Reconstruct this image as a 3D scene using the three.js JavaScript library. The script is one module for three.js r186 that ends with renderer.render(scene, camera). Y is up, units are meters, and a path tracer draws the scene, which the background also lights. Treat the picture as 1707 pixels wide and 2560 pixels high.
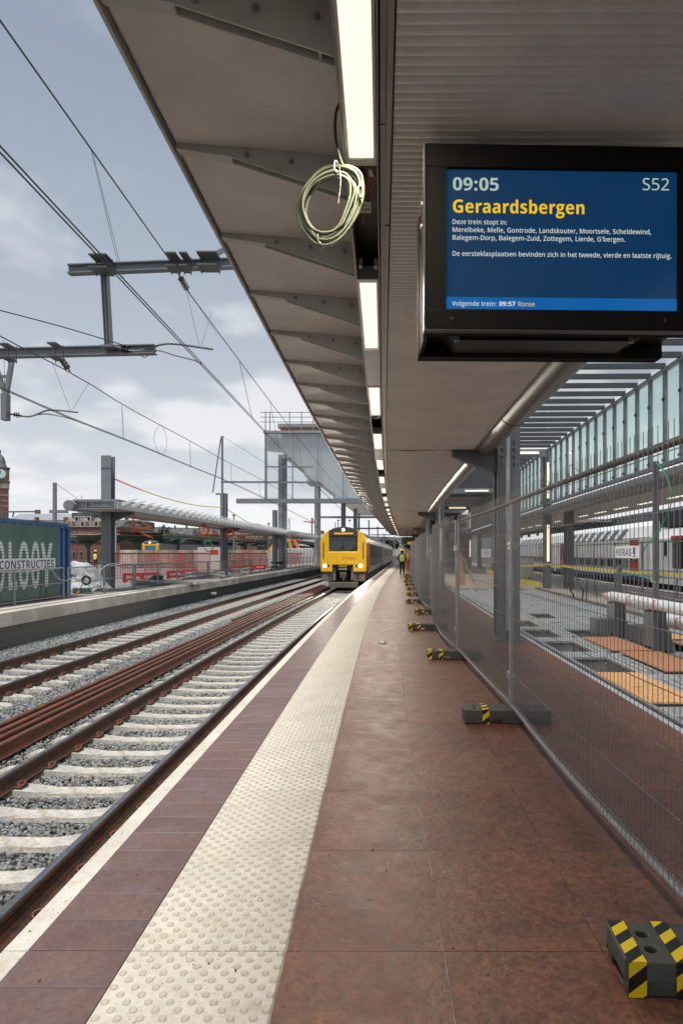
import * as THREE from 'three';
import { RoundedBoxGeometry } from 'three/addons/geometries/RoundedBoxGeometry.js';
import { MarchingCubes } from 'three/addons/objects/MarchingCubes.js';
import { RectAreaLightUniformsLib } from 'three/addons/lights/RectAreaLightUniformsLib.js';

// ---------------------------------------------------------------- camera, sky, sun, exposure
const scene = new THREE.Scene();
const camera = new THREE.PerspectiveCamera(2 * Math.atan(1280 / 1560) * 180 / Math.PI, 682 / 1024, 0.05, 4000);
camera.position.set(0, 1.55, 0);
camera.setViewOffset(1707, 2560, -93.5, -103, 1707, 2560);       // shifted lens: verticals stay upright
camera.updateProjectionMatrix();

const renderer = new THREE.WebGLRenderer({ antialias: true });
renderer.toneMapping = THREE.LinearToneMapping;
renderer.toneMappingExposure = 1.95;
renderer.shadowMap.enabled = true;
RectAreaLightUniformsLib.init();

function rngOf(seed) { let a = seed >>> 0; return () => { a = (a + 0x6D2B79F5) | 0; let t = Math.imul(a ^ (a >>> 15), 1 | a); t = (t + Math.imul(t ^ (t >>> 7), 61 | t)) ^ t; return ((t ^ (t >>> 14)) >>> 0) / 4294967296; }; }
const R = rngOf(20240905), rr = (a, b) => a + (b - a) * R();
const clamp = (x, a = 0, b = 1) => Math.min(b, Math.max(a, x)), mix = (a, b, t) => a + (b - a) * t;
const smooth = (a, b, x) => { const t = clamp((x - a) / (b - a)); return t * t * (3 - 2 * t); };

function lattice(cells, seed) {                                   // tileable value noise over [0,1)
  const r = rngOf(seed), v = new Float32Array(cells * cells); for (let i = 0; i < v.length; i++) v[i] = r();
  return (x, y) => { x = (x - Math.floor(x)) * cells; y = (y - Math.floor(y)) * cells; const i = Math.floor(x) % cells, j = Math.floor(y) % cells, i2 = (i + 1) % cells, j2 = (j + 1) % cells; let a = x - Math.floor(x), b = y - Math.floor(y); a = a * a * (3 - 2 * a); b = b * b * (3 - 2 * b); return mix(mix(v[j * cells + i], v[j * cells + i2], a), mix(v[j2 * cells + i], v[j2 * cells + i2], a), b); };
}
function fbm(cells, octaves, seed, gain = 0.5) {
  const l = []; let w = 1, sum = 0; for (let o = 0; o < octaves; o++) { l.push([lattice(cells << o, seed + o * 17), w]); sum += w; w *= gain; }
  return (x, y) => { let t = 0; for (const [f, k] of l) t += f(x, y) * k; return t / sum; };
}
{ // overcast sky: a broken cloud layer overhead, paler towards the horizon, the same all the way round
  const W = 2048, H = 1024, d = new Float32Array(W * H * 4), big = fbm(5, 6, 11, 0.52), mid = fbm(11, 5, 37, 0.5);
  for (let j = 0; j < H; j++) {
    const el = ((j + 0.5) / H - 0.5) * Math.PI, e = Math.max(el * 180 / Math.PI, 0), dy = Math.sin(Math.max(el, 0));
    for (let i = 0; i < W; i++) {
      const k = (j * W + i) * 4, az = (i / W - 0.5) * 2 * Math.PI, q = Math.cos(el) / (dy + 0.2) * 0.30, X = Math.cos(az) * q, Z = Math.sin(az) * q;
      const n = big(X + 0.31, Z + 0.12) * 0.66 + mid(X * 1.3 + 0.6, Z * 1.3) * 0.34, cl = smooth(0.44, 0.60, n), hz = clamp(Math.exp(-e / 9)), up = smooth(10, 62, e);
      let r = mix(mix(0.39, 0.19, up), mix(0.72, 0.41, up), cl), g = mix(mix(0.45, 0.242, up), mix(0.74, 0.45, up), cl), b = mix(mix(0.54, 0.345, up), mix(0.785, 0.535, up), cl);
      r = mix(r, 0.95, hz); g = mix(g, 0.95, hz); b = mix(b, 0.955, hz);
      if (el < 0) { const t = clamp(-el * 10); r = mix(r, 0.30, t); g = mix(g, 0.29, t); b = mix(b, 0.28, t); }
      d[k] = r * 0.545; d[k + 1] = g * 0.545; d[k + 2] = b * 0.545; d[k + 3] = 1;
    }
  }
  const t = new THREE.DataTexture(d, W, H, THREE.RGBAFormat, THREE.FloatType);
  t.mapping = THREE.EquirectangularReflectionMapping; t.magFilter = t.minFilter = THREE.LinearFilter; t.wrapS = THREE.RepeatWrapping; t.needsUpdate = true;
  scene.background = t; scene.environment = t;
}
const sun = new THREE.DirectionalLight(new THREE.Color().setRGB(1, 0.97, 0.92), 2.3);
sun.name = 'sun'; sun.position.set(-8, 60, -4); sun.target.position.set(0, 0, -25); sun.castShadow = true; sun.shadow.radius = 40;
sun.shadow.mapSize.set(4096, 4096); Object.assign(sun.shadow.camera, { left: -60, right: 60, top: 60, bottom: -60, near: 1, far: 200 });
scene.add(sun, sun.target);

// ---------------------------------------------------------------- the curve that everything follows
// s metres along the platform from the camera, u metres to the side, y up
const B = 0.000665, S1 = 33;
const bend = (s) => s <= 0 ? 0 : s < S1 ? B * s * s : B * S1 * S1 + 2 * B * S1 * (s - S1);
const turn = (s) => Math.atan(2 * B * clamp(s, 0, S1));
const P = (s, u, y) => { const t = turn(s); return new THREE.Vector3(bend(s) + u * Math.cos(t), y, -s + u * Math.sin(t)); };
const at = (px, py, d) => new THREE.Vector3((px - 947) * d / 1560, 1.55 - (py - 1383) * d / 1560, -d);   // a spot measured in the photograph, at its distance

// ---------------------------------------------------------------- names, labels, groups
const taken = {};
const numbered = (n) => { const k = taken[n] = (taken[n] ?? -1) + 1; return k ? `${n}_${String(k).padStart(3, '0')}` : n; };
function tag(o, label, category, group, kind) { o.userData = { ...(label && { label }), ...(category && { category }), ...(group && { group }), ...(kind && { kind }) }; return o; }
function thing(name, label, category, group, pos, ry = 0) { const o = new THREE.Group(); o.name = numbered(name); if (pos) o.position.copy(pos); o.rotation.y = ry; tag(o, label, category, group); scene.add(o); return o; }
function onTrack(o, s, u, y) { o.position.copy(P(s, u, y)); o.rotation.y = -turn(s); return o; }
const ORD = ['first', 'second', 'third', 'fourth', 'fifth', 'sixth', 'seventh', 'eighth', 'ninth', 'tenth', 'eleventh', 'twelfth', 'thirteenth', 'fourteenth', 'fifteenth', 'sixteenth', 'seventeenth', 'eighteenth', 'nineteenth', 'twentieth', 'twenty-first', 'twenty-second', 'twenty-third', 'twenty-fourth', 'twenty-fifth', 'twenty-sixth', 'twenty-seventh', 'twenty-eighth'];

// ---------------------------------------------------------------- mesh building
class MB {
  constructor() { this.p = []; this.n = []; this.t = []; this.i = []; }
  quad(a, b, c, d, uv) {                                           // counter-clockwise a b c d
    const k = this.p.length / 3, e1 = [b[0] - a[0], b[1] - a[1], b[2] - a[2]], e2 = [d[0] - a[0], d[1] - a[1], d[2] - a[2]];
    let n = [e1[1] * e2[2] - e1[2] * e2[1], e1[2] * e2[0] - e1[0] * e2[2], e1[0] * e2[1] - e1[1] * e2[0]]; const l = Math.hypot(...n) || 1; n = n.map((x) => x / l);
    this.p.push(...a, ...b, ...c, ...d); for (let q = 0; q < 4; q++) this.n.push(...n);
    const w = Math.hypot(...e1), h = Math.hypot(...e2); this.t.push(...(uv ?? [0, 0, w, 0, w, h, 0, h])); this.i.push(k, k + 1, k + 2, k, k + 2, k + 3); return this;
  }
  box(x0, x1, y0, y1, z0, z1, o = 0) {
    const q = (a, b, c, d, u0, u1, v0, v1) => this.quad(a, b, c, d, [u0 + o, v0, u1 + o, v0, u1 + o, v1, u0 + o, v1]);
    q([x0, y0, z1], [x1, y0, z1], [x1, y1, z1], [x0, y1, z1], x0, x1, y0, y1); q([x1, y0, z0], [x0, y0, z0], [x0, y1, z0], [x1, y1, z0], x1, x0, y0, y1);
    q([x0, y1, z1], [x1, y1, z1], [x1, y1, z0], [x0, y1, z0], x0, x1, z1, z0); q([x0, y0, z0], [x1, y0, z0], [x1, y0, z1], [x0, y0, z1], x0, x1, z0, z1);
    q([x1, y0, z1], [x1, y0, z0], [x1, y1, z0], [x1, y1, z1], z1, z0, y0, y1); q([x0, y0, z0], [x0, y0, z1], [x0, y1, z1], [x0, y1, z0], z0, z1, y0, y1); return this;
  }
  geo(g, m) {
    if (m) { g = g.clone(); g.applyMatrix4(m); }
    const k = this.p.length / 3, P0 = g.attributes.position, N = g.attributes.normal, T = g.attributes.uv;
    for (let q = 0; q < P0.count; q++) { this.p.push(P0.getX(q), P0.getY(q), P0.getZ(q)); this.n.push(N.getX(q), N.getY(q), N.getZ(q)); this.t.push(T ? T.getX(q) : 0, T ? T.getY(q) : 0); }
    if (g.index) for (let q = 0; q < g.index.count; q++) this.i.push(k + g.index.getX(q)); else for (let q = 0; q < P0.count; q++) this.i.push(k + q); return this;
  }
  rbox(x0, x1, y0, y1, z0, z1, r = 0.01, seg = 2) { return this.geo(new RoundedBoxGeometry(x1 - x0, y1 - y0, z1 - z0, seg, Math.min(r, (x1 - x0) / 2.01, (y1 - y0) / 2.01, (z1 - z0) / 2.01)), new THREE.Matrix4().makeTranslation((x0 + x1) / 2, (y0 + y1) / 2, (z0 + z1) / 2)); }
  rod(a, b, r, seg = 8, r2 = r, caps = true) {
    const A = new THREE.Vector3(...(a.isVector3 ? a.toArray() : a)), C = new THREE.Vector3(...(b.isVector3 ? b.toArray() : b)), v = C.clone().sub(A), g = new THREE.CylinderGeometry(r2, r, v.length(), seg, 1, !caps);
    return this.geo(g, new THREE.Matrix4().compose(A.clone().add(C).multiplyScalar(0.5), new THREE.Quaternion().setFromUnitVectors(new THREE.Vector3(0, 1, 0), v.clone().normalize()), new THREE.Vector3(1, 1, 1)));
  }
  bar(a, b, w, h, up = [0, 1, 0]) {                                // square bar from a to b, h along up
    const A = a.isVector3 ? a : new THREE.Vector3(...a), C = b.isVector3 ? b : new THREE.Vector3(...b), z = C.clone().sub(A), L = z.length(); z.normalize(); let x = new THREE.Vector3(...up).cross(z); if (x.lengthSq() < 1e-6) x = new THREE.Vector3(1, 0, 0).cross(z); x.normalize(); const y = z.clone().cross(x);
    const m = new THREE.Matrix4().makeBasis(x, y, z).setPosition(A); const t = new MB().box(-w / 2, w / 2, -h / 2, h / 2, 0, L); return this.geo(t.geom(), m);
  }
  tube(pts, r, seg = 8, n = 0, closed = false) { const c = new THREE.CatmullRomCurve3(pts.map((q) => q.isVector3 ? q : new THREE.Vector3(...q)), closed); return this.geo(new THREE.TubeGeometry(c, n || pts.length * 3, r, seg, closed)); }
  lathe(prof, seg, m) { return this.geo(new THREE.LatheGeometry(prof.map((q) => new THREE.Vector2(...q)), seg), m); }
  prism(poly, depth, m, bevel = 0, holes = []) {                   // polygon in x,y extruded along z
    const sh = new THREE.Shape(poly.map((q) => new THREE.Vector2(...q))); for (const h of holes) sh.holes.push(h);
    return this.geo(new THREE.ExtrudeGeometry(sh, { depth, bevelEnabled: bevel > 0, bevelSize: bevel, bevelThickness: bevel, bevelSegments: 2, curveSegments: 20 }), m);
  }
  geom() { const g = new THREE.BufferGeometry(); g.setAttribute('position', new THREE.Float32BufferAttribute(this.p, 3)); g.setAttribute('normal', new THREE.Float32BufferAttribute(this.n, 3)); g.setAttribute('uv', new THREE.Float32BufferAttribute(this.t, 2)); g.setIndex(this.i); return g; }
  build(name, mat, parent = scene) { return put(name, this.geom(), mat, parent); }
}
function put(name, geometry, mat, parent = scene) { const m = new THREE.Mesh(geometry, mat); m.name = parent === scene ? numbered(name) : name; m.castShadow = m.receiveShadow = true; parent.add(m); return m; }
const T4 = (x, y, z, ry = 0, rx = 0, rz = 0) => new THREE.Matrix4().makeRotationFromEuler(new THREE.Euler(rx, ry, rz, 'YXZ')).setPosition(x, y, z);

// a profile [u, y] swept along the curve; closed profiles are listed clockwise as seen looking along the track (top left first)
function sweep(profile, s0, s1, { step = 2, closed = true, smoothN = false, caps = true, uvo = 0, mb = new MB() } = {}) {
  const n = Math.max(1, Math.ceil((s1 - s0) / step)), m = closed ? profile.length : profile.length - 1, S = [...Array(n + 1)].map((_, k) => s0 + (s1 - s0) * k / n), per = [0];
  for (let k = 0; k < profile.length; k++) { const a = profile[k], b = profile[(k + 1) % profile.length]; per.push(per[k] + Math.hypot(b[0] - a[0], b[1] - a[1])); }
  for (let k = 0; k < m; k++) {
    const a = profile[k], b = profile[(k + 1) % profile.length];
    for (let j = 0; j < n; j++) {
      const A = P(S[j], ...a).toArray(), Bq = P(S[j], ...b).toArray(), C = P(S[j + 1], ...b).toArray(), D = P(S[j + 1], ...a).toArray();
      mb.quad(A, Bq, C, D, [per[k] + uvo, S[j], per[k + 1] + uvo, S[j], per[k + 1] + uvo, S[j + 1], per[k] + uvo, S[j + 1]]);
    }
  }
  if (closed && caps) {
    const v = profile.map((q) => new THREE.Vector2(...q)), tri = THREE.ShapeUtils.triangulateShape(v, []);
    for (const [s, f] of [[s0, 1], [s1, -1]]) { const k = mb.p.length / 3, nn = P(s, 0, 0).sub(P(s + 0.01, 0, 0)).normalize().multiplyScalar(f); for (const q of profile) { mb.p.push(...P(s, ...q).toArray()); mb.n.push(nn.x, nn.y, nn.z); mb.t.push(q[0], q[1]); } for (const t of tri) mb.i.push(...t.map((x) => k + x)); }
  }
  const g = mb; if (smoothN) { for (let q = 0; q < g.p.length / 3; q++) { const s = 0; } }
  return g;
}
function pipeSweep(u, y, r, s0, s1, step = 2, seg = 24, mb = new MB()) {  // a round pipe along the curve
  const pts = []; const n = Math.max(2, Math.ceil((s1 - s0) / step)); for (let k = 0; k <= n; k++) pts.push(P(s0 + (s1 - s0) * k / n, u, y));
  return mb.geo(new THREE.TubeGeometry(new THREE.CatmullRomCurve3(pts), n * 2, r, seg, false));
}
function slab(u0, u1, s0, s1, y0, y1, bev = 0.002, off = [0, 0]) {  // one paving piece with chamfered top edges, laid along the curve
  const q = (s, u, y) => P(s, u, y).toArray(), m = new MB(), b = bev, uv = (a, c, d, e) => [a + off[0], c + off[1], d + off[0], c + off[1], d + off[0], e + off[1], a + off[0], e + off[1]];
  m.quad(q(s0 + b, u0 + b, y1), q(s0 + b, u1 - b, y1), q(s1 - b, u1 - b, y1), q(s1 - b, u0 + b, y1), uv(u0, s0, u1, s1));
  m.quad(q(s0, u0, y1 - b), q(s0, u1, y1 - b), q(s0 + b, u1 - b, y1), q(s0 + b, u0 + b, y1), uv(u0, s0, u1, s0 + b)); m.quad(q(s1 - b, u0 + b, y1), q(s1 - b, u1 - b, y1), q(s1, u1, y1 - b), q(s1, u0, y1 - b), uv(u0, s1 - b, u1, s1));
  m.quad(q(s0, u0, y1 - b), q(s0 + b, u0 + b, y1), q(s1 - b, u0 + b, y1), q(s1, u0, y1 - b), uv(u0, s0, u0 + b, s1)); m.quad(q(s0 + b, u1 - b, y1), q(s0, u1, y1 - b), q(s1, u1, y1 - b), q(s1 - b, u1 - b, y1), uv(u1 - b, s0, u1, s1));
  m.quad(q(s0, u0, y0), q(s0, u1, y0), q(s0, u1, y1 - b), q(s0, u0, y1 - b), uv(u0, y0, u1, y1)); m.quad(q(s1, u1, y0), q(s1, u0, y0), q(s1, u0, y1 - b), q(s1, u1, y1 - b), uv(u0, y0, u1, y1));
  m.quad(q(s1, u0, y0), q(s0, u0, y0), q(s0, u0, y1 - b), q(s1, u0, y1 - b), uv(s1, y0, s0, y1)); m.quad(q(s0, u1, y0), q(s1, u1, y0), q(s1, u1, y1 - b), q(s0, u1, y1 - b), uv(s0, y0, s1, y1));
  return m;
}

// ---------------------------------------------------------------- textures: what surfaces are made of
function tex(size, metres, fn, srgb = true) {
  const d = new Uint8Array(size * size * 4);
  for (let j = 0; j < size; j++) for (let i = 0; i < size; i++) { const c = fn(i / size, j / size, i, j), k = (j * size + i) * 4; if (typeof c === 'number') d[k] = d[k + 1] = d[k + 2] = clamp(c) * 255; else { d[k] = clamp(c[0]) * 255; d[k + 1] = clamp(c[1]) * 255; d[k + 2] = clamp(c[2]) * 255; } d[k + 3] = 255; }
  const t = new THREE.DataTexture(d, size, size); t.wrapS = t.wrapT = THREE.RepeatWrapping; t.magFilter = THREE.LinearFilter; t.minFilter = THREE.LinearMipmapLinearFilter; t.generateMipmaps = true; if (srgb) t.colorSpace = THREE.SRGBColorSpace; t.repeat.set(1 / metres, 1 / metres); t.needsUpdate = true; return t;
}
function canvasTex(w, h, draw) { const c = document.createElement('canvas'); c.width = w; c.height = h; const g = c.getContext('2d'); draw(g, w, h); const t = new THREE.CanvasTexture(c); t.colorSpace = THREE.SRGBColorSpace; t.anisotropy = 8; return t; }
const nA = fbm(6, 6, 101, 0.55), nB = fbm(16, 5, 202, 0.55), nC = fbm(64, 3, 303, 0.6), nD = fbm(3, 4, 404), speck = lattice(256, 505), spk2 = lattice(96, 606);
const grey = (v) => [v, v, v];
const nE = fbm(128, 3, 717, 0.7), nF = fbm(10, 4, 818, 0.6);
const tSlate = tex(1024, 2.1, (x, y) => { const wx = x + (nB(x, y) - 0.5) * 0.035, a = nF(wx, y), b = nB(x + 0.37, y + 0.2), f = nC(x, y), h = nE(x, y), dk = smooth(0.5, 0.66, b), rd = smooth(0.52, 0.7, nF(x + 0.5, wx + 0.1)), v = 0.70 + (a - 0.5) * 0.15 + (f - 0.5) * 0.2 + (h - 0.5) * 0.42; return [v * (1 - dk * 0.08) + rd * 0.03, v * (1 - dk * 0.06) + rd * 0.007, v * (1 - dk * 0.04)]; });
const tSlateBump = tex(1024, 2.1, (x, y) => nB(x, y) * 0.25 + nC(x, y) * 0.4 + nE(x, y) * 0.35, false);
const tSlateRough = tex(512, 2.1, (x, y) => 0.74 + (nB(x, y) - 0.5) * 0.3 + (nE(x, y) - 0.5) * 0.25, false);
const tEdge = tex(512, 1.6, (x, y) => { const v = 0.78 + (nF(x + 0.2, y) - 0.5) * 0.16 + (nC(x, y) - 0.5) * 0.1 + (nE(x, y) - 0.5) * 0.18, k = smooth(0.45, 0.7, nF(x, y + 0.4)); return [v, v * mix(0.96, 1.02, k), v * mix(0.95, 1.05, k)]; });
const tConc = tex(512, 1.3, (x, y) => { let v = 0.93 + (nA(x, y) - 0.5) * 0.14 + (nC(x, y) - 0.5) * 0.1; const st = smooth(0.6, 0.78, nB(x + 0.2, y)); const sp = speck(x, y) > 0.975 ? 0.5 : spk2(x + 0.4, y) > 0.955 ? 0.5 : 0; v *= 1 - sp; return [v * (1 - st * 0.04), v * (1 - st * 0.06), v * (1 - st * 0.09)]; });
const tRough = tex(512, 1.1, (x, y) => { const v = 0.85 + (nA(x, y) - 0.5) * 0.35 + (nC(x, y) - 0.5) * 0.22; const st = smooth(0.5, 0.75, nB(x, y + 0.3)); return [v * (1 - st * 0.12), v * (1 - st * 0.17), v * (1 - st * 0.24)]; });
const tFine = tex(256, 0.5, (x, y) => 0.5 + (nC(x, y) - 0.5) * 0.9, false);
const tSoft = tex(512, 1.7, (x, y) => { const v = 0.95 + (nA(x, y) - 0.5) * 0.12 + (nC(x, y) - 0.5) * 0.05; return grey(v); });
const tPaint = tex(512, 2.3, (x, y) => { const v = 0.94 + (nA(x, y) - 0.5) * 0.13 + (nB(x + 0.1, y * 2) - 0.5) * 0.09 - (speck(x, y) > 0.994 ? 0.1 : 0); return grey(v); });
const tGalv = tex(512, 0.9, (x, y) => { const v = 0.86 + (nB(x, y) - 0.5) * 0.4 + (nC(x, y) - 0.5) * 0.12; return [v, v, v * 1.01]; });
const tRust = tex(512, 0.8, (x, y) => { const a = nB(x * 1, y), f = nC(x, y), k = smooth(0.4, 0.65, a); const v = 0.75 + (f - 0.5) * 0.5; return [v * mix(1.15, 0.8, k), v * mix(0.95, 0.85, k), v * mix(0.78, 0.95, k)]; });
const tPly = tex(512, 1.3, (x, y) => { const g = nD(x * 1, y) * 2.2 + nA(x, y) * 0.6, ring = 0.5 + 0.5 * Math.sin((y * 9 + g * 3.2) * 6.283), st = nC(x * 1, y); const v = 0.86 + ring * 0.1 + (st - 0.5) * 0.16; const knot = Math.exp(-(((x - 0.3) / 0.03) ** 2 + ((y - 0.6) / 0.012) ** 2)) + Math.exp(-(((x - 0.75) / 0.02) ** 2 + ((y - 0.2) / 0.01) ** 2)); return [v - knot * 0.35, v * 0.97 - knot * 0.4, v * 0.93 - knot * 0.4]; });
const tGravel = tex(1024, 2.2, (x, y) => { const v = 0.45 + (nC(x * 1, y) - 0.5) * 1.4 + (nB(x, y) - 0.5) * 0.5, w = spk2(x, y); return [v * (0.98 + w * 0.08), v, v * (1.03 - w * 0.06)]; });
const tGravelB = tex(512, 1.1, (x, y) => nC(x, y) * 0.7 + speck(x, y) * 0.3, false);
const tBrick = tex(512, 4, (x, y, i, j) => { const row = Math.floor(y * 48), bx = (x * 16 + (row % 2) * 0.5), m = (y * 48 - row) < 0.16 || (bx - Math.floor(bx)) < 0.06; const v = 0.75 + (spk2(Math.floor(bx) / 16.3, row / 48.7) - 0.5) * 0.5 + (nC(x, y) - 0.5) * 0.3; return m ? [0.78, 0.76, 0.74] : [v, v * 0.94, v * 0.9]; });
const tGrime = tex(512, 5, (x, y) => { const v = 0.86 + (nA(x, y) - 0.5) * 0.45 + (nC(x, y) - 0.5) * 0.12; return [v, v * 0.985, v * 0.97]; });

function mat(rgb, rough = 0.6, o = {}) { const { metal = 0, map, bump, bumpScale = 0.002, roughMap, phys, ...rest } = o; const M = phys || rest.transmission || rest.clearcoat ? THREE.MeshPhysicalMaterial : THREE.MeshStandardMaterial; const m = new M({ roughness: rough, metalness: metal, ...(map && { map }), ...(bump && { bumpMap: bump, bumpScale }), ...(roughMap && { roughnessMap: roughMap }), ...rest }); m.color.setRGB(...rgb); return m; }
function glow(rgb, k, base = [0.8, 0.8, 0.8]) { const m = mat(base, 0.5); m.emissive.setRGB(...rgb); m.emissiveIntensity = k; return m; }
const M = {
  slate: [[0.268, 0.104, 0.059], [0.244, 0.096, 0.056], [0.288, 0.115, 0.064]].map((c) => mat(c, 0.66, { map: tSlate, bump: tSlateBump, bumpScale: 0.0035, roughMap: tSlateRough })),
  purple: [[0.205, 0.128, 0.115], [0.178, 0.114, 0.103], [0.195, 0.130, 0.118]].map((c) => mat(c, 0.62, { map: tEdge, bump: tSlateBump, bumpScale: 0.0012, roughMap: tSlateRough })),
  coping: mat([0.54, 0.515, 0.46], 0.72, { map: tConc, bump: tFine, bumpScale: 0.0006 }),
  tactile: [[0.60, 0.565, 0.50], [0.575, 0.535, 0.47], [0.615, 0.58, 0.52]].map((c) => mat(c, 0.66, { map: tConc, bump: tFine, bumpScale: 0.0008 })),
  stud: mat([0.51, 0.46, 0.38], 0.5, { map: tConc }),
  grout: mat([0.21, 0.165, 0.14], 0.9, { map: tRough }),
  sleeper: mat([0.58, 0.56, 0.515], 0.85, { map: tRough, bump: tFine, bumpScale: 0.002 }),
  wallConc: mat([0.79, 0.75, 0.68], 0.85, { map: tGrime }),
  darkWall: mat([0.055, 0.062, 0.075], 0.6, { map: tPaint }),
  rust: mat([0.12, 0.066, 0.046], 0.75, { map: tRust, bump: tFine, bumpScale: 0.002 }),
  rustBright: [[0.20, 0.077, 0.042], [0.17, 0.067, 0.042], [0.24, 0.092, 0.047]].map((c) => mat(c, 0.62, { map: tRust, bump: tFine, bumpScale: 0.002 })),
  steelTop: mat([0.42, 0.42, 0.43], 0.28, { metal: 1, map: tGalv }),
  clip: mat([0.27, 0.085, 0.05], 0.65, { map: tRust }),
  plate: mat([0.05, 0.042, 0.04], 0.7, { map: tRust }),
  gravel: mat([0.20, 0.205, 0.205], 0.95, { map: tGravel, bump: tGravelB, bumpScale: 0.03 }),
  earth: mat([0.17, 0.155, 0.135], 0.95, { map: tGravel }),
  soffit: mat([0.67, 0.63, 0.585], 0.55, { map: tSoft }),
  sheet: mat([0.67, 0.63, 0.585], 0.5, { map: tSoft }),
  rib: mat([0.56, 0.55, 0.51], 0.5, { map: tPaint }),
  anthracite: mat([0.105, 0.112, 0.122], 0.45, { map: tPaint }),
  steelGrey: mat([0.20, 0.215, 0.235], 0.45, { map: tPaint }),
  pipe: mat([0.19, 0.185, 0.175], 0.36, { map: tPaint, metal: 0.35 }),
  galv: mat([0.40, 0.41, 0.42], 0.5, { metal: 0.55, map: tGalv }),
  fenceRail: mat([0.15, 0.145, 0.14], 0.65, { metal: 0.2, map: tGalv }),
  fenceTube: mat([0.36, 0.36, 0.355], 0.55, { metal: 0.3, map: tGalv }),
  galvDull: mat([0.36, 0.38, 0.40], 0.55, { metal: 0.3, map: tGalv }),
  wire: mat([0.20, 0.20, 0.20], 0.5, { metal: 0.4 }),
  cable: mat([0.05, 0.052, 0.056], 0.6),
  black: mat([0.012, 0.012, 0.013], 0.42), blackMatt: mat([0.016, 0.015, 0.015], 0.75, { map: tPaint }),
  chan: mat([0.27, 0.25, 0.23], 0.45, { map: tPaint }),
  alu: mat([0.46, 0.445, 0.425], 0.42, { metal: 0.5, map: tPaint }),
  white: mat([0.72, 0.72, 0.71], 0.55, { map: tPaint }), offWhite: mat([0.56, 0.55, 0.53], 0.6, { map: tGrime }),
  film: mat([0.76, 0.78, 0.80], 0.32, { map: tSoft, bump: tSlateBump, bumpScale: 0.03 }),
  ply: mat([0.62, 0.36, 0.17], 0.7, { map: tPly }), plyDark: mat([0.40, 0.20, 0.105], 0.7, { map: tPly }),
  blue: mat([0.012, 0.105, 0.30], 0.5, { map: tPaint }), yellow: mat([0.93, 0.52, 0.0], 0.35, { map: tPaint, clearcoat: 0.4, clearcoatRoughness: 0.3 }),
  tape: mat([0.72, 0.55, 0.03], 0.5), red: mat([0.42, 0.035, 0.03], 0.55), redNet: mat([0.45, 0.085, 0.075], 0.8), orange: mat([0.75, 0.16, 0.03], 0.6), green: mat([0.03, 0.42, 0.17], 0.5),
  glassDark: mat([0.02, 0.024, 0.028], 0.25, { phys: true, specularIntensity: 0.5 }), pane: mat([0.95, 0.97, 0.98], 0.0, { transmission: 1, thickness: 0, ior: 1.45 }),
  greenPane: mat([0.72, 0.93, 0.87], 0.62, { transmission: 1, thickness: 0, ior: 1.3 }),
  brick: mat([0.33, 0.19, 0.145], 0.9, { map: tBrick }), stone: mat([0.45, 0.40, 0.33], 0.9, { map: tGrime }), slateRoof: mat([0.13, 0.135, 0.145], 0.7, { map: tGrime }), tileRoof: mat([0.24, 0.10, 0.07], 0.9, { map: tGrime }),
  oldGreen: mat([0.035, 0.10, 0.085], 0.6, { map: tGrime }), oldDark: mat([0.085, 0.10, 0.095], 0.7), timber: mat([0.34, 0.25, 0.14], 0.8, { map: tPly }),
};
const LAMP_WARM = [1.0, 0.88, 0.73];
// ================================================================ THE SETTING: ground, platforms, ballast
{
  const g = new MB(); g.quad([-900, -1.12, 300], [900, -1.12, 300], [900, -1.12, -1500], [-900, -1.12, -1500], [0, 0, 1800, 0, 1800, 1800, 0, 1800]);
  tag(g.build('ground', M.earth), 'bare grey-brown earth around the tracks', 'ground', null, 'structure');
}
tag(sweep([[-10.2, -1.01], [-1.2, -1.01]], -2, 160, { closed: false, step: 4 }).build('ballast_bed', M.gravel), 'grey crushed stone bed under the tracks', 'ballast', null, 'structure');

// ---- platform in front of the camera
const platform = thing('platform', 'brown slate platform with cream tactile strip and pale edge', 'platform'); platform.userData.kind = 'structure';
sweep([[-1.46, -0.006], [2.575, -0.006], [2.575, -1.1], [-1.25, -1.1], [-1.25, -0.32], [-1.46, -0.32]], -4, 170, { step: 3 }).build('grout_bed', M.grout, platform);
sweep([[0.2455, -0.0025], [0.2495, -0.0025]], -3, 32, { closed: false, step: 1.5 }).build('joint_mortar', mat([0.5, 0.45, 0.4], 0.9, { map: tRough }), platform); sweep([[-0.373, -0.003], [-0.3635, -0.003]], -3, 40, { closed: false, step: 1.5 }).build('joint_mortar', mat([0.42, 0.38, 0.33], 0.9, { map: tRough }), platform);
const J0 = 2.43, JL = 1.642;                                       // joints run every 1.642 m
const PCUT = J0 + JL * 15;                                         // single pieces up to here, long strips beyond
for (let k = -3; k < 15; k++) {
  const s = J0 + JL * k;
  slab(-1.470, -1.373, s + 0.002, s + JL - 0.003, -0.06, 0, 0.002, [R() * 9, R() * 9]).build('coping_slab', M.coping, platform);
  for (let j = 0; j < 8; j++) { const a = s + JL * j / 8, first = j === 0 ? 0.004 : 0.001; slab(-1.369, -0.971, a + first, a + JL / 8 - 0.001, -0.05, rr(-0.0008, 0.0004), 0.0012, [R() * 9, R() * 9]).build('edge_tile', M.purple[(R() * 3) | 0], platform); }
}
slab(-1.470, -1.373, PCUT, 60, -0.06, 0).build('coping_strip', M.coping, platform);
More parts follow.
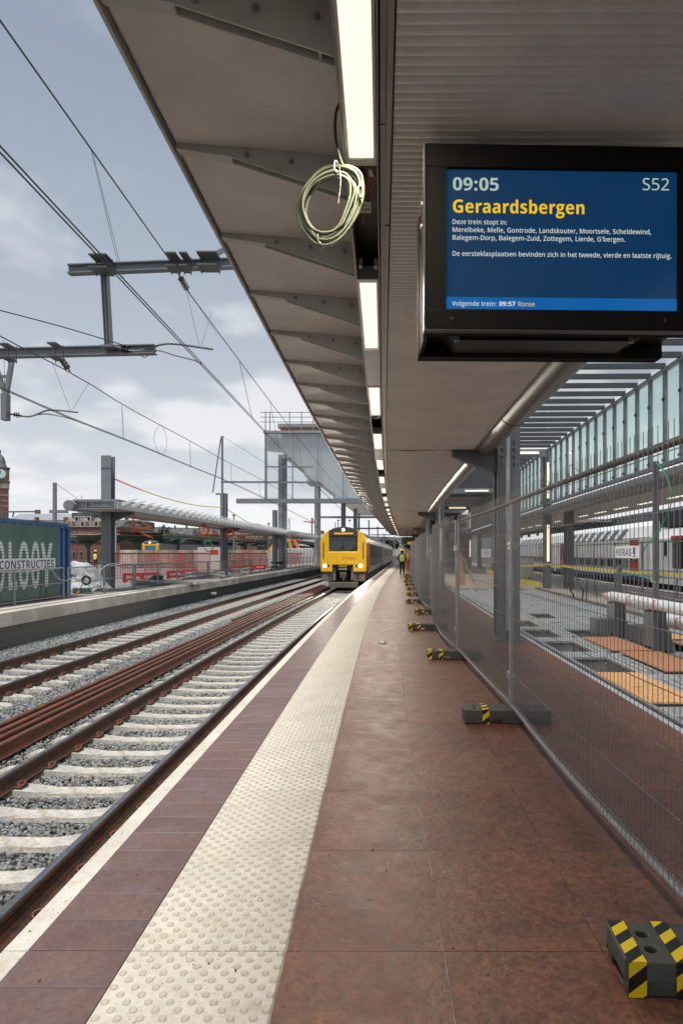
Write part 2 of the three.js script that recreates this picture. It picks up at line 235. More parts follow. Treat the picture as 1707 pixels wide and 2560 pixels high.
for (const [a, b] of [[PCUT, 45], [45, 60], [60, 90], [90, 165]]) { sweep([[-1.369, 0], [-0.971, 0], [-0.971, -0.03], [-1.369, -0.03]], a, b - 0.01, { step: 3 }).build('edge_strip', M.purple[0], platform); if (a >= 45) sweep([[-1.470, 0], [-1.373, 0], [-1.373, -0.03], [-1.470, -0.03]], Math.max(a, 60.01), Math.max(b, 60.02) - 0.01, { step: 3 }).build('coping_strip', M.coping, platform); }
{ // tactile slabs with raised studs, 8 across, alternate rows shifted by half a step
  const cap = (seg) => { const g = new THREE.LatheGeometry([[0.0150, -0.001], [0.0142, 0.0030], [0.0108, 0.0062], [0.0055, 0.0080], [0, 0.0085]].map((q) => new THREE.Vector2(...q)), seg); return g; };
  const capLo = new THREE.LatheGeometry([[0.0150, -0.001], [0.0115, 0.0055], [0, 0.0085]].map((q) => new THREE.Vector2(...q)), 7);
  const studs = (g, rows, pitch) => { const m = new MB(); for (let r = 0; r < rows; r++) for (let c = 0; c < 8; c++) m.geo(g, T4(-0.281 + 0.075 * c + (r % 2) * 0.0375, 0, -(r + 0.5) * pitch)); return m.geom(); };
  const hi = studs(cap(12), 44, JL / 44), lo = studs(capLo, 44, JL / 44);
  for (let k = -1; k < 26; k++) {
    const s = J0 + JL * k, t = slab(-0.967, -0.371, s + 0.003, s + JL - 0.003, -0.05, 0.0005, 0.002, [R() * 9, R() * 9]).build('tactile_slab', M.tactile[(R() * 3) | 0], platform);
    const p = P(s + JL / 2, -0.666, 0), st = put('studs', k < 5 ? hi : lo, M.stud, t), th = turn(s + JL / 2);
    const q = P(s, -0.666, 0); st.position.set(q.x, 0.0005, q.z); st.rotation.y = -th; st.userData = { kind: 'stuff' };
  }
  sweep([[-0.967, 0], [-0.371, 0], [-0.371, -0.03], [-0.967, -0.03]], J0 + JL * 26, 165, { step: 3 }).build('tactile_strip', M.tactile[0], platform);
}
const BU = [-0.364, 0.247, 0.868, 1.488, 2.108, 2.574];
for (let k = -4; k < 34; k++) for (let j = 0; j < 5; j++) {
  const s = J0 + 0.821 * k, g = j === 0 ? 0.004 : 0.0015; if (j === 4 && k > 30) continue;
  slab(BU[j] + (j === 1 ? 0.0028 : 0.001), BU[j + 1] - (j === 0 ? 0.0018 : 0.001), s + 0.001, s + 0.821 - 0.001, -0.04, rr(-0.0003, 0.0003), 0.0008, [R() * 9, R() * 9]).build('paving_tile', M.slate[(R() * 3) | 0], platform);
}
{ const s = J0 + 0.821 * 34; for (let j = 0; j < 5; j++) sweep([[BU[j] + 0.003, 0], [BU[j + 1] - 0.003, 0], [BU[j + 1] - 0.003, -0.03], [BU[j] + 0.003, -0.03]], s - (j === 4 ? 2.46 : 0), 165, { step: 3 }).build('paving_strip', M.slate[j % 3], platform); }

// ---- tracks
const RT = -0.76;                                                  // top of rail
const railProfile = (u, y) => [[-0.03, 0], [0.03, 0], [0.036, -0.012], [0.036, -0.038], [0.012, -0.055], [0.009, -0.135], [0.03, -0.152], [0.075, -0.162], [0.075, -0.172], [-0.075, -0.172], [-0.075, -0.162], [-0.03, -0.152], [-0.009, -0.135], [-0.012, -0.055], [-0.036, -0.038], [-0.036, -0.012]].map(([a, b]) => [u + a, y + b]);
const sleeperGeo = (() => { // pre-stressed block: high shoulders under the rails, lower middle
  const m = new MB(), X = [-1.27, -1.2, -1.0, -0.86, -0.66, -0.48, -0.3, 0.3, 0.48, 0.66, 0.86, 1.0, 1.2, 1.27], Y = [-0.045, -0.02, -0.004, 0, 0, -0.016, -0.036, -0.036, -0.016, 0, 0, -0.004, -0.02, -0.045], W = [0.10, 0.105, 0.11, 0.112, 0.112, 0.106, 0.1, 0.1, 0.106, 0.112, 0.112, 0.11, 0.105, 0.1];
  for (let k = 0; k < X.length - 1; k++) {
    const a = X[k], b = X[k + 1], ya = Y[k], yb = Y[k + 1], wa = W[k], wb = W[k + 1], q = [a, 0, b, 0, b, 1, a, 1].map((x, n) => n % 2 ? x * 0.22 : x);
    m.quad([a, ya, wa], [b, yb, wb], [b, yb, -wb], [a, ya, -wa], q); m.quad([a, -0.2, wa + 0.04], [b, -0.2, wb + 0.04], [b, yb, wb], [a, ya, wa], q); m.quad([b, -0.2, -wb - 0.04], [a, -0.2, -wa - 0.04], [a, ya, -wa], [b, yb, -wb], q);
  }
  m.quad([-1.27, -0.2, -0.14], [-1.27, -0.2, 0.14], [-1.27, -0.045, 0.1], [-1.27, -0.045, -0.1]); m.quad([1.27, -0.2, 0.14], [1.27, -0.2, -0.14], [1.27, -0.045, -0.1], [1.27, -0.045, 0.1]); return m.geom();
})();
const clipGeo = (() => new MB().tube([[0.03, 0.012, 0.07], [0.075, 0.02, 0.062], [0.098, 0.038, 0.03], [0.09, 0.05, -0.005], [0.05, 0.05, -0.02], [0.022, 0.04, 0.0], [0.03, 0.032, 0.03], [0.062, 0.02, 0.035]], 0.011, 6, 20).geom())();
const padGeo = new MB().rbox(0.01, 0.105, 0.0, 0.022, -0.055, 0.085, 0.006, 1).geom();
function railTrack(label, uc, s0, s1, clipsTo, sEnd) {
  const t = thing('railway_track', label, 'track');
  for (const d of [-0.752, 0.752]) { const r = sweep(railProfile(uc + d, RT), s0, s1, { step: 3 }).build('rail', M.rust, t); sweep([[uc + d - 0.024, RT + 0.0025], [uc + d + 0.024, RT + 0.0025]], s0, s1, { step: 3, closed: false }).build('running_surface', M.steelTop, r); }
  for (let s = 4.22 - 0.6 * 3; s < sEnd; s += 0.6) {
    if (s < s0) continue;
    const m = put('sleeper', sleeperGeo, M.sleeper, t); onTrack(m, s + rr(-0.012, 0.012), uc, RT - 0.174); m.rotation.y += rr(-0.006, 0.006);
    if (s < clipsTo) for (const d of [-0.752, 0.752]) for (const f of [1, -1]) { const c = put('rail_clip', clipGeo, M.clip, m); c.position.set(d + f * 0.055, 0.004, 0); c.rotation.y = f > 0 ? 0 : Math.PI; const pd = put('clip_plate', padGeo, M.plate, m); pd.position.set(d + f * 0.05, 0.0, 0); pd.rotation.y = f > 0 ? 0 : Math.PI; }
  }
  return t;
}
railTrack('running track beside the platform edge with the yellow train on it', -3.18, 1, 120, 34, 46);
railTrack('empty track next to the dark wall of the opposite platform', -7.40, 4, 130, 40, 78);
[[-4.62, -2, 44], [-4.80, -2, 44.6], [-4.98, -2, 43.5], [-5.16, -2, 45], [-5.42, 21.6, 45.6]].forEach(([u, a, b], k) => {
  const r = sweep(railProfile(u, RT + 0.005 + (k % 2) * 0.003), a, b, { step: 3 }).build('spare_rail', M.rustBright[k % 3]);
  tag(r, ['loose rusty rail lying nearest the running track', 'loose rusty rail, second from the running track', 'loose rusty rail, third from the running track', 'loose rusty rail, fourth from the running track', 'short loose rusty rail whose cut end shows beside the four long ones'][k], 'rail', 'loose rusty rails between the two tracks');
});
{ // ballast stones
  const V = [];
  for (let v = 0; v < 3; v++) { const g = new THREE.IcosahedronGeometry(1, 0), p = g.attributes.position, h = {}; for (let k = 0; k < p.count; k++) { const key = [p.getX(k), p.getY(k), p.getZ(k)].map((x) => x.toFixed(2)).join(); const q = h[key] ??= [rr(0.6, 1.25), rr(0.45, 0.95), rr(0.6, 1.25)]; p.setXYZ(k, p.getX(k) * q[0], p.getY(k) * q[1], p.getZ(k) * q[2]); } g.computeVertexNormals(); V.push(g); }
  const smat = mat([0.27, 0.275, 0.272], 0.9, { bump: tFine, bumpScale: 0.004 }), spots = [[], [], []];
  const zones = [[2.5, 12, 1150, 0.024], [12, 20, 700, 0.028], [20, 34, 330, 0.036], [34, 60, 90, 0.05]];
  for (const [a, b, dens, size] of zones) {
    const n = Math.floor((b - a) * 8.6 * dens);
    for (let k = 0; k < n; k++) {
      const s = rr(a, b), u = rr(-10.05, -1.35);
      if (-947 * s / 1560 - 0.4 > u + bend(s)) continue;           // beyond the frame's edge by a margin
      const q = Math.abs(((s - 4.22) / 0.6 % 1 + 1.5) % 1 - 0.5) * 0.6, inA = Math.abs(u + 3.18) < 1.26, inB = Math.abs(u + 7.4) < 1.26;
      if ((inA || inB) && q < 0.152) { if (R() > 0.02) continue; }
      if (u < -4.5 && u > -5.3 && R() > 0.4) continue;
      const mid = Math.min(Math.abs(u + 3.18), Math.abs(u + 7.4)), y = mid < 1.25 ? -1.004 + rr(-0.012, 0.024) : -0.985 + rr(-0.015, 0.032);
      spots[(R() * 3) | 0].push([s, u, y, size * rr(0.5, 1.12)]);
    }
  }
  const o = new THREE.Object3D(), c = new THREE.Color();
  V.forEach((g, v) => {
    const im = new THREE.InstancedMesh(g, smat, spots[v].length); im.name = numbered('ballast_stones'); im.castShadow = im.receiveShadow = true;
    spots[v].forEach(([s, u, y, r], k) => { o.position.copy(P(s, u, y)); o.rotation.set(rr(0, 6.3), rr(0, 6.3), rr(0, 6.3)); o.scale.setScalar(r); o.updateMatrix(); im.setMatrixAt(k, o.matrix); const l = rr(0.5, 1.35), w = R(); c.setRGB(l * (w > 0.9 ? 1.25 : 0.97), l * (w > 0.9 ? 1.05 : 1), l * (w > 0.9 ? 0.85 : 1.03)); im.setColorAt(k, c); });
    scene.add(im); tag(im, 'grey crushed stones between the sleepers and tracks', 'ballast', 'crushed stones of the trackbed', 'stuff');
  });
}
// ---- opposite platform
const opp = thing('opposite_platform', 'opposite platform with pale coping over a dark wall', 'platform'); opp.userData.kind = 'structure';
sweep([[-40, -0.02], [-10.75, -0.02], [-10.75, -1.15], [-40, -1.15]], 4, 150, { step: 4 }).build('platform_deck', mat([0.30, 0.285, 0.265], 0.9, { map: tGrime }), opp);
for (let s = 8.4; s < 70; s += 2.46) { slab(-10.76, -9.92, s + 0.004, s + 2.452, -0.37, 0, 0.012, [R() * 9, R() * 9]).build('coping_block', M.wallConc, opp); }
slab(-10.76, -9.92, 70, 150, -0.37, 0, 0.012).build('coping_run', M.wallConc, opp);
slab(-10.76, -10.42, 12, 150, 0.0, 0.03, 0.004).build('coping_kerb', M.coping, opp);
sweep([[-10.7, -0.375], [-10.02, -0.375], [-10.02, -0.60], [-10.7, -0.60]], 6, 150, { step: 4 }).build('wall_panel', M.darkWall, opp);
sweep([[-10.7, -0.608], [-10.05, -0.608], [-10.05, -1.1], [-10.7, -1.1]], 6, 150, { step: 4 }).build('wall_panel', M.darkWall, opp);
sweep([[-10.1, -0.60], [-10.03, -0.60], [-10.03, -0.608], [-10.1, -0.608]], 6, 150, { step: 4 }).build('wall_seam', M.galvDull, opp);
// small white marker on the wall foot
{ const t = thing('trackside_box', 'small pale trackside box at the foot of the dark wall', 'box', null, P(33.6, -9.75, -1.0)); new MB().rod([0, -0.06, 0], [0, 0.3, 0], 0.03).build('stand', M.plate, t); new MB().rbox(-0.14, 0.14, 0.28, 0.42, -0.1, 0.1, 0.02).build('case', M.offWhite, t); }

// ---- platforms and floor to the right of the fence
const rp = thing('concourse_floor', 'pale concrete floor beyond the open floor frames', 'floor'); rp.userData.kind = 'structure';
const rpM = mat([0.42, 0.385, 0.345], 0.7, { map: tGrime });
sweep([[6.35, -0.003], [11.6, -0.003], [11.6, -1.1], [6.35, -1.1]], -4, 140, { step: 4 }).build('floor_slab', rpM, rp);
sweep([[2.60, -0.003], [6.345, -0.003], [6.345, -0.3], [2.60, -0.3]], 27.5, 140, { step: 4 }).build('floor_slab', mat([0.40, 0.34, 0.285], 0.75, { map: tGrime }), rp);
sweep([[6.3, 0.06], [6.42, 0.06], [6.42, -0.6], [6.3, -0.6]], -4, 27.4, { step: 3 }).build('floor_kerb', mat([0.22, 0.19, 0.165], 0.9, { map: tGrime }), rp);
sweep([[2.58, -2.6], [6.3, -2.6]], -4, 27.5, { closed: false, step: 4 }).build('passage_floor', mat([0.26, 0.24, 0.21], 0.9, { map: tGrime }), rp);
sweep([[11.7, -1.05], [22, -1.05]], 4, 140, { closed: false, step: 4 }).build('track_bed', M.gravel, rp);
// ================================================================ THE CANOPY over the platform
const CY = 3.39, CEND = 68.4;                                      // height of the soffit, far end
const COLS = [11.2, 28, 44.8, 61.6];
const canopy = thing('platform_canopy', 'long grey platform canopy with ribbed overhang, corrugated soffit and steel columns', 'canopy');
{ // corrugated soffit, one panel per bay
  const pitch = 0.046, bays = [[-2.5, 11.14], [11.22, 27.95], [28.0, 44.75], [44.8, 61.55], [61.6, CEND]];
  for (const [a, b] of bays) {
    const m = new MB(), fine = a < 12, n = fine ? Math.round((b - a) / pitch) : Math.ceil((b - a) / 0.5), sub = fine ? 6 : 1;
    for (let k = 0; k < n; k++) for (let j = 0; j < sub; j++) {
      const f = (x) => fine ? CY + 0.010 - 0.010 * Math.sin(Math.PI * x) ** 0.8 : CY, s0 = a + (b - a) * (k + j / sub) / n, s1 = a + (b - a) * (k + (j + 1) / sub) / n, y0 = f(j / sub), y1 = f((j + 1) / sub);
      m.quad(P(s0, 1.6, y0).toArray(), P(s0, 0.058, y0).toArray(), P(s1, 0.058, y1).toArray(), P(s1, 1.6, y1).toArray(), [1.6, s0, 0, s0, 0, s1, 1.6, s1]);
    }
    m.build('soffit_panel', M.soffit, canopy);
  }
  sweep([[0.053, CY + 0.30], [1.62, CY + 0.30], [1.62, CY + 0.03], [0.053, CY + 0.03]], -3, CEND, { step: 3 }).build('roof_core', M.galvDull, canopy);
  sweep([[-1.07, CY + 0.345], [1.9, CY + 0.40], [1.9, CY + 0.32], [-1.07, CY + 0.30]], -3, CEND, { step: 3 }).build('roof_sheet', M.galvDull, canopy);
  sweep([[-1.085, CY + 0.35], [-1.07, CY + 0.35], [-1.07, CY + 0.25], [-1.085, CY + 0.25]], -3, CEND, { step: 3 }).build('roof_edge', M.rib, canopy);
  // the light channel: side flanges, dark inside and the double profile on its right
  sweep([[-0.168, CY + 0.22], [-0.158, CY + 0.22], [-0.158, CY - 0.004], [-0.168, CY - 0.004]], -3, CEND, { step: 3 }).build('channel_side', M.chan, canopy);
  sweep([[-0.0145, CY + 0.2], [-0.0085, CY + 0.2], [-0.0085, CY - 0.003], [-0.0145, CY - 0.003]], -3, CEND, { step: 3 }).build('channel_side', M.chan, canopy);
  sweep([[-0.157, CY + 0.19], [-0.015, CY + 0.19], [-0.015, CY + 0.18], [-0.157, CY + 0.18]], -3, CEND, { step: 3 }).build('channel_back', M.black, canopy);
  for (let s = -2.5; s < CEND; s += 5.2) { const e = Math.min(s + 5.19, CEND); sweep([[0.0, CY + 0.2], [0.024, CY + 0.2], [0.024, CY + 0.012], [0.0, CY + 0.012]], s, e, { step: 2.6 }).build('edge_profile', M.chan, canopy); sweep([[0.0255, CY + 0.2], [0.049, CY + 0.2], [0.049, CY - 0.006], [0.0255, CY - 0.006]], s + 0.8, e + 0.79, { step: 2.6 }).build('edge_profile', M.chan, canopy); }
  // overhang: a plain sheet per bay, bracket ribs of two plates with bolts
  const u0 = -0.17, u1 = -1.048, yi = CY + 0.20, yo = CY + 0.276, ribS = []; for (let s = 0.544; s < CEND - 0.3; s += 0.898) ribS.push(s);
  const yAt = (u) => yi + (yo - yi) * (u - u0) / (u1 - u0);
  for (let k = -1; k < ribS.length; k++) { const a = k < 0 ? -2.6 : ribS[k] + 0.028, b = k + 1 < ribS.length ? ribS[k + 1] + 0.024 : CEND; sweep([[u1, yo + 0.018], [u0, yi + 0.018], [u0, yi], [u1, yo]], a, b, { step: 1 }).build('overhang_sheet', M.sheet, canopy); }
  const rib = new MB(), kink = u1 + 0.27, hAt = (u) => u < kink ? mix(0.033, 0.05, (u - u1) / 0.27) : mix(0.05, 0.198, (u - kink) / (u0 - kink));
  const outline = (a, b) => { const t = [], q = [a, ...(a < kink && b > kink ? [kink] : []), b]; for (const u of q) t.push([u, yAt(u) - 0.001]); for (const u of q.slice().reverse()) t.push([u, yAt(u) - hAt(u)]); return t; };
  rib.prism(outline(u1, u0), 0.007, T4(0, 0, 0.022)); rib.prism(outline(kink, u0), 0.007, T4(0, 0, -0.03));
  { const a = u1, b = kink + 0.012; rib.quad([a, yAt(a) - hAt(a) + 0.001, 0.022], [a, yAt(a) - hAt(a) + 0.001, -0.03], [b, yAt(b) - hAt(b) + 0.004, -0.03], [b, yAt(b) - hAt(b) + 0.004, 0.022]); rib.quad([b, yAt(b) - hAt(b) + 0.008, 0.022], [b, yAt(b) - hAt(b) + 0.008, -0.03], [a, yAt(a) - hAt(a) + 0.005, -0.03], [a, yAt(a) - hAt(a) + 0.005, 0.022]); rib.box(a, a + 0.003, yAt(a) - hAt(a), yAt(a) - 0.002, -0.03, 0.022); }
  rib.box(u0 - 0.06, u0 - 0.048, CY + 0.03, CY + 0.075, -0.023, 0.021);
  const ribG = rib.geom(), boltG = new MB().rod([0, 0, 0], [0, 0, 0.012], 0.013, 10).rod([0, 0, 0.012], [0, 0, 0.022], 0.0075, 8).geom();
  for (const s of ribS) { const r = put('bracket_rib', ribG, M.rib, canopy); onTrack(r, s, 0, 0); for (const [u, dy] of [[-0.235, 0.06], [-0.46, 0.05], [-0.685, 0.036]]) if (s < 24) { const b = put('bolt', boltG, M.galvDull, r); b.position.set(u, yAt(u) - dy, 0.0295); } }
  // pipe, its joint rings, columns and bracket arms
  pipeSweep(1.80, CY + 0.10, 0.2, -3, CEND, 1.5, 32).build('roof_pipe', M.pipe, canopy);
  for (const s of [8.55, 25.3, 42, 59]) { const g = new THREE.TorusGeometry(0.2, 0.006, 6, 36), m = put('pipe_joint', g, M.plate, canopy); onTrack(m, s, 1.8, CY + 0.1); }
  sweep([[1.60, CY + 0.2], [1.63, CY + 0.2], [1.63, CY - 0.008], [1.60, CY - 0.008]], -3, CEND, { step: 3 }).build('soffit_trim', M.chan, canopy);
}
function hColumn(parent, s, u, top, w = 0.4, m = M.anthracite, holes = false) {  // H-section seen on its flange
  const c = new MB(); c.box(-w / 2, w / 2, 0, top, 0.17, 0.198); c.box(-w / 2, w / 2, 0, top, -0.198, -0.17); c.box(-0.012, 0.012, 0, top, -0.17, 0.17); c.box(-w / 2 - 0.05, w / 2 + 0.05, 0, 0.03, -0.25, 0.25);
  const o = c.build('column', m, parent); onTrack(o, s, u, 0); return o;
}
const boltC = new MB().rod([0, 0, 0], [0, 0, 0.02], 0.022, 6).rod([0, 0, 0.02], [0, 0, 0.034], 0.012, 8).geom();
COLS.forEach((s, k) => {
  const c = hColumn(canopy, s, 2.20, 6.12);
  for (let r = 0; r < 4; r++) for (const x of [-0.125, 0.085]) { if (k > 1) continue; const b = put('bolt', boltC, M.anthracite, c); b.position.set(x, 3.14 + r * 0.128, 0.199); }
  new MB().rod([-0.02, 0.2, 0.245], [-0.02, 3.62, 0.245], 0.042, 14).build('downpipe', M.galvDull, c);
  const arm = new MB().prism([[1.23, CY - 0.02], [1.93, CY - 0.02], [2.0, CY + 0.22], [2.0, 3.0], [1.98, 2.99], [1.23, 3.262]], 0.2, T4(0, 0, -0.1), 0.006).build('bracket_arm', M.anthracite, canopy); onTrack(arm, s, 0, 0);
});
new MB().rbox(-0.03, 0.1, 0, 0.15, 0, 0.11, 0.01).build('stop_block', M.rust, canopy).visible = true;
canopy.children.pop();
{ // first open gap: wires and terminal boxes inside the channel (see lamps below)
  const s0 = 2.99, box = (u, s, w, l, y, m, n) => { const o = new MB().rbox(-w / 2, w / 2, 0, 0.05, -l / 2, l / 2, 0.004).build(n, m, canopy); onTrack(o, s, u, y); return o; };
  const tag1 = canvasTex(128, 160, (g, w, h) => { g.fillStyle = '#b9aaa6'; g.fillRect(0, 0, w, h); g.fillStyle = '#141214'; for (let r = 0; r < 2; r++) for (let k = 0; k < 6; k++) g.fillRect(8 + k * 19, r ? 88 + Math.abs(k - 2.5) * 5 : 22 + Math.abs(k - 2.5) * 4, 12, r ? 34 : 44); g.fillStyle = '#6ddc12'; g.fillRect(78, 112, 36, 10); g.fillStyle = '#d8989a'; g.fillRect(30, 130, 30, 14); });
  const tagM = mat([0.8, 0.8, 0.8], 0.5); tagM.map = tag1;
  const drv = new MB().box(-0.032, 0.032, 0, 0.045, -0.055, 0.055).build('lamp_driver', M.offWhite, canopy); onTrack(drv, 3.41, -0.083, CY + 0.05);
  const face = new MB().quad([-0.032, 0, -0.055], [0.032, 0, -0.055], [0.032, 0, 0.055], [-0.032, 0, 0.055], [0, 1, 1, 1, 1, 0, 0, 0]).build('driver_label', tagM, drv); face.position.y = -0.001;
  box(-0.045, 3.12, 0.026, 0.07, CY + 0.06, M.offWhite, 'terminal_block'); box(-0.132, 4.08, 0.024, 0.05, CY + 0.03, M.offWhite, 'terminal_block'); box(-0.032, 4.09, 0.024, 0.05, CY + 0.03, M.offWhite, 'terminal_block');
  const cp = [[3.0, -0.09, 0.12], [3.1, -0.07, 0.07], [3.2, -0.055, 0.09], [3.3, -0.075, 0.06], [3.38, -0.08, 0.1]].map(([s, u, y]) => P(s, u, CY + y)); new MB().tube(cp, 0.005, 6).build('red_wire', mat([0.42, 0.06, 0.03], 0.5), canopy);
  new MB().tube([[3.08, -0.04, 0.05], [3.22, -0.03, 0.08], [3.34, -0.06, 0.06]].map(([s, u, y]) => P(s, u, CY + y)), 0.004, 6).build('red_wire', mat([0.42, 0.06, 0.03], 0.5), canopy);
  new MB().tube([[3.47, -0.09, 0.08], [3.56, -0.1, 0.05], [3.66, -0.1, 0.1]].map(([s, u, y]) => P(s, u, CY + y)), 0.005, 6).build('red_wire', mat([0.42, 0.06, 0.03], 0.5), canopy);
  new MB().tube([[11.18, 0.3, 0.0], [11.175, 0.5, -0.01], [11.18, 0.7, 0.006], [11.17, 0.9, -0.004]].map(([s, u, y]) => P(s, u, CY + y)), 0.008, 6).build('red_wire', mat([0.5, 0.09, 0.03], 0.5), canopy);
}
// ---- strip lamps in the channel
const diffuser = glow(LAMP_WARM, 0.52), lampFrame = M.alu;
function stripLight(p, w, l, ry, L, name, down = true) { const a = new THREE.RectAreaLight(new THREE.Color().setRGB(...LAMP_WARM), L, w, l); a.name = name; a.position.copy(p); a.rotation.order = 'YXZ'; a.rotation.y = ry; a.rotation.x = -Math.PI / 2; scene.add(a); return a; }
for (let k = 0; k < 25; k++) {
  const s0 = 1.49 + 2.7 * k, s1 = s0 + 1.47, sm = (s0 + s1) / 2, t = thing('strip_lamp', `${k ? ORD[k] + ' lit strip lamp' : 'first and largest lit strip lamp'} in the canopy channel counting from the camera`, 'lamp', 'strip lamps along the canopy'); onTrack(t, sm, -0.0865, CY);
  const L = s1 - s0, f = new MB(); f.box(-0.069, -0.057, -0.002, 0.05, -L / 2, L / 2); f.box(0.057, 0.069, -0.002, 0.05, -L / 2, L / 2); f.box(-0.057, 0.057, -0.002, 0.05, -L / 2, -L / 2 + 0.05); f.box(-0.057, 0.057, -0.002, 0.05, L / 2 - 0.05, L / 2); f.box(-0.069, 0.069, 0.05, 0.09, -L / 2, L / 2); f.build('lamp_frame', lampFrame, t);
  new MB().box(-0.0565, 0.0565, 0.004, 0.03, -L / 2 + 0.0505, L / 2 - 0.0505).build('lamp_diffuser', diffuser, t);
  const p = P(sm, -0.0865, CY - 0.001); stripLight(p, 0.022, L - 0.14, -turn(sm), 230.0, 'strip_lamp_light');
  if (s1 + 1.22 < CEND && k % 2) { const c = sweep([[-0.155, CY + 0.03], [-0.017, CY + 0.03], [-0.017, CY + 0.001], [-0.155, CY + 0.001]], s1 + 0.004, s1 + 1.22, { step: 1.3 }).build('cover_panel', M.chan, canopy); }
  else if (k) { const o = new MB().box(-0.05, 0.05, 0, 0.06, -0.06, 0.06).box(-0.04, 0.02, -0.02, 0.0, -0.02, 0.04).build('terminal_block', M.galvDull, canopy); onTrack(o, s1 + 0.35, -0.087, CY + 0.06); const e = new MB().box(-0.06, -0.04, 0, 0.04, -0.03, 0.03).box(0.04, 0.06, 0, 0.04, -0.03, 0.03).build('lamp_holder', M.offWhite, canopy); onTrack(e, s1 + 1.16, -0.087, CY + 0.02); }
}
{ // coil of pale green cable tied under the channel
  const t = thing('cable_coil', 'coiled pale green cable tied with white straps, hanging beside the largest lamp', 'cable', null, P(2.86, -0.228, 2.985)), pts = [], N = 8;
  const g = mat([0.066, 0.082, 0.042], 0.55, { map: tPaint });
  pts.push(new THREE.Vector3(0.055, 0.60, 0.06), new THREE.Vector3(0.03, 0.54, 0.06), new THREE.Vector3(0.03, 0.42, 0.04));
  const r2 = rngOf(5); for (let k = 0; k < N * 16; k++) { const a = Math.PI * 0.42 - k / 16 * Math.PI * 2, q = k / (N * 16), w = 1 - 0.15 * Math.sin(q * 9) - 0.1 * q; pts.push(new THREE.Vector3(0.012 * Math.sin(k * 0.8) + 0.132 * w * Math.cos(a) - (1 - w) * 0.03 + 0.036 * Math.sin(a) * w + (r2() - 0.5) * 0.008, 0.176 * w * Math.sin(a) * 1.0 + 0.16 + (r2() - 0.5) * 0.006 - (1 - w) * 0.02, (q - 0.5) * 0.06 + 0.014 * Math.sin(k * 0.37))); }
  new MB().tube(pts, 0.0068, 9, 560).build('cable', g, t);
  const tieM = mat([0.24, 0.23, 0.21], 0.5); const tie = (x, y, rz) => { const m = new MB(); m.geo(new THREE.TorusGeometry(0.034, 0.004, 6, 20), new THREE.Matrix4().makeScale(1, 1.0, 1.1).premultiply(T4(x, y, 0.0, Math.PI / 2 * 0.8, 0, 0)).multiply(new THREE.Matrix4().makeRotationZ(rz))); m.geo(new THREE.SphereGeometry(0.008, 8, 6), T4(x, y - 0.03, 0.03)); m.build('cable_tie', tieM, t); };
  tie(0.03, 0.325, 0); tie(-0.045, 0.0, 0); tie(0.14, 0.21, 1.2); new MB().tube([[0.045, 0.31, 0.04], [0.05, 0.24, 0.045], [0.04, 0.14, 0.05]], 0.002, 5).build('cable_tie', tieM, t);
}
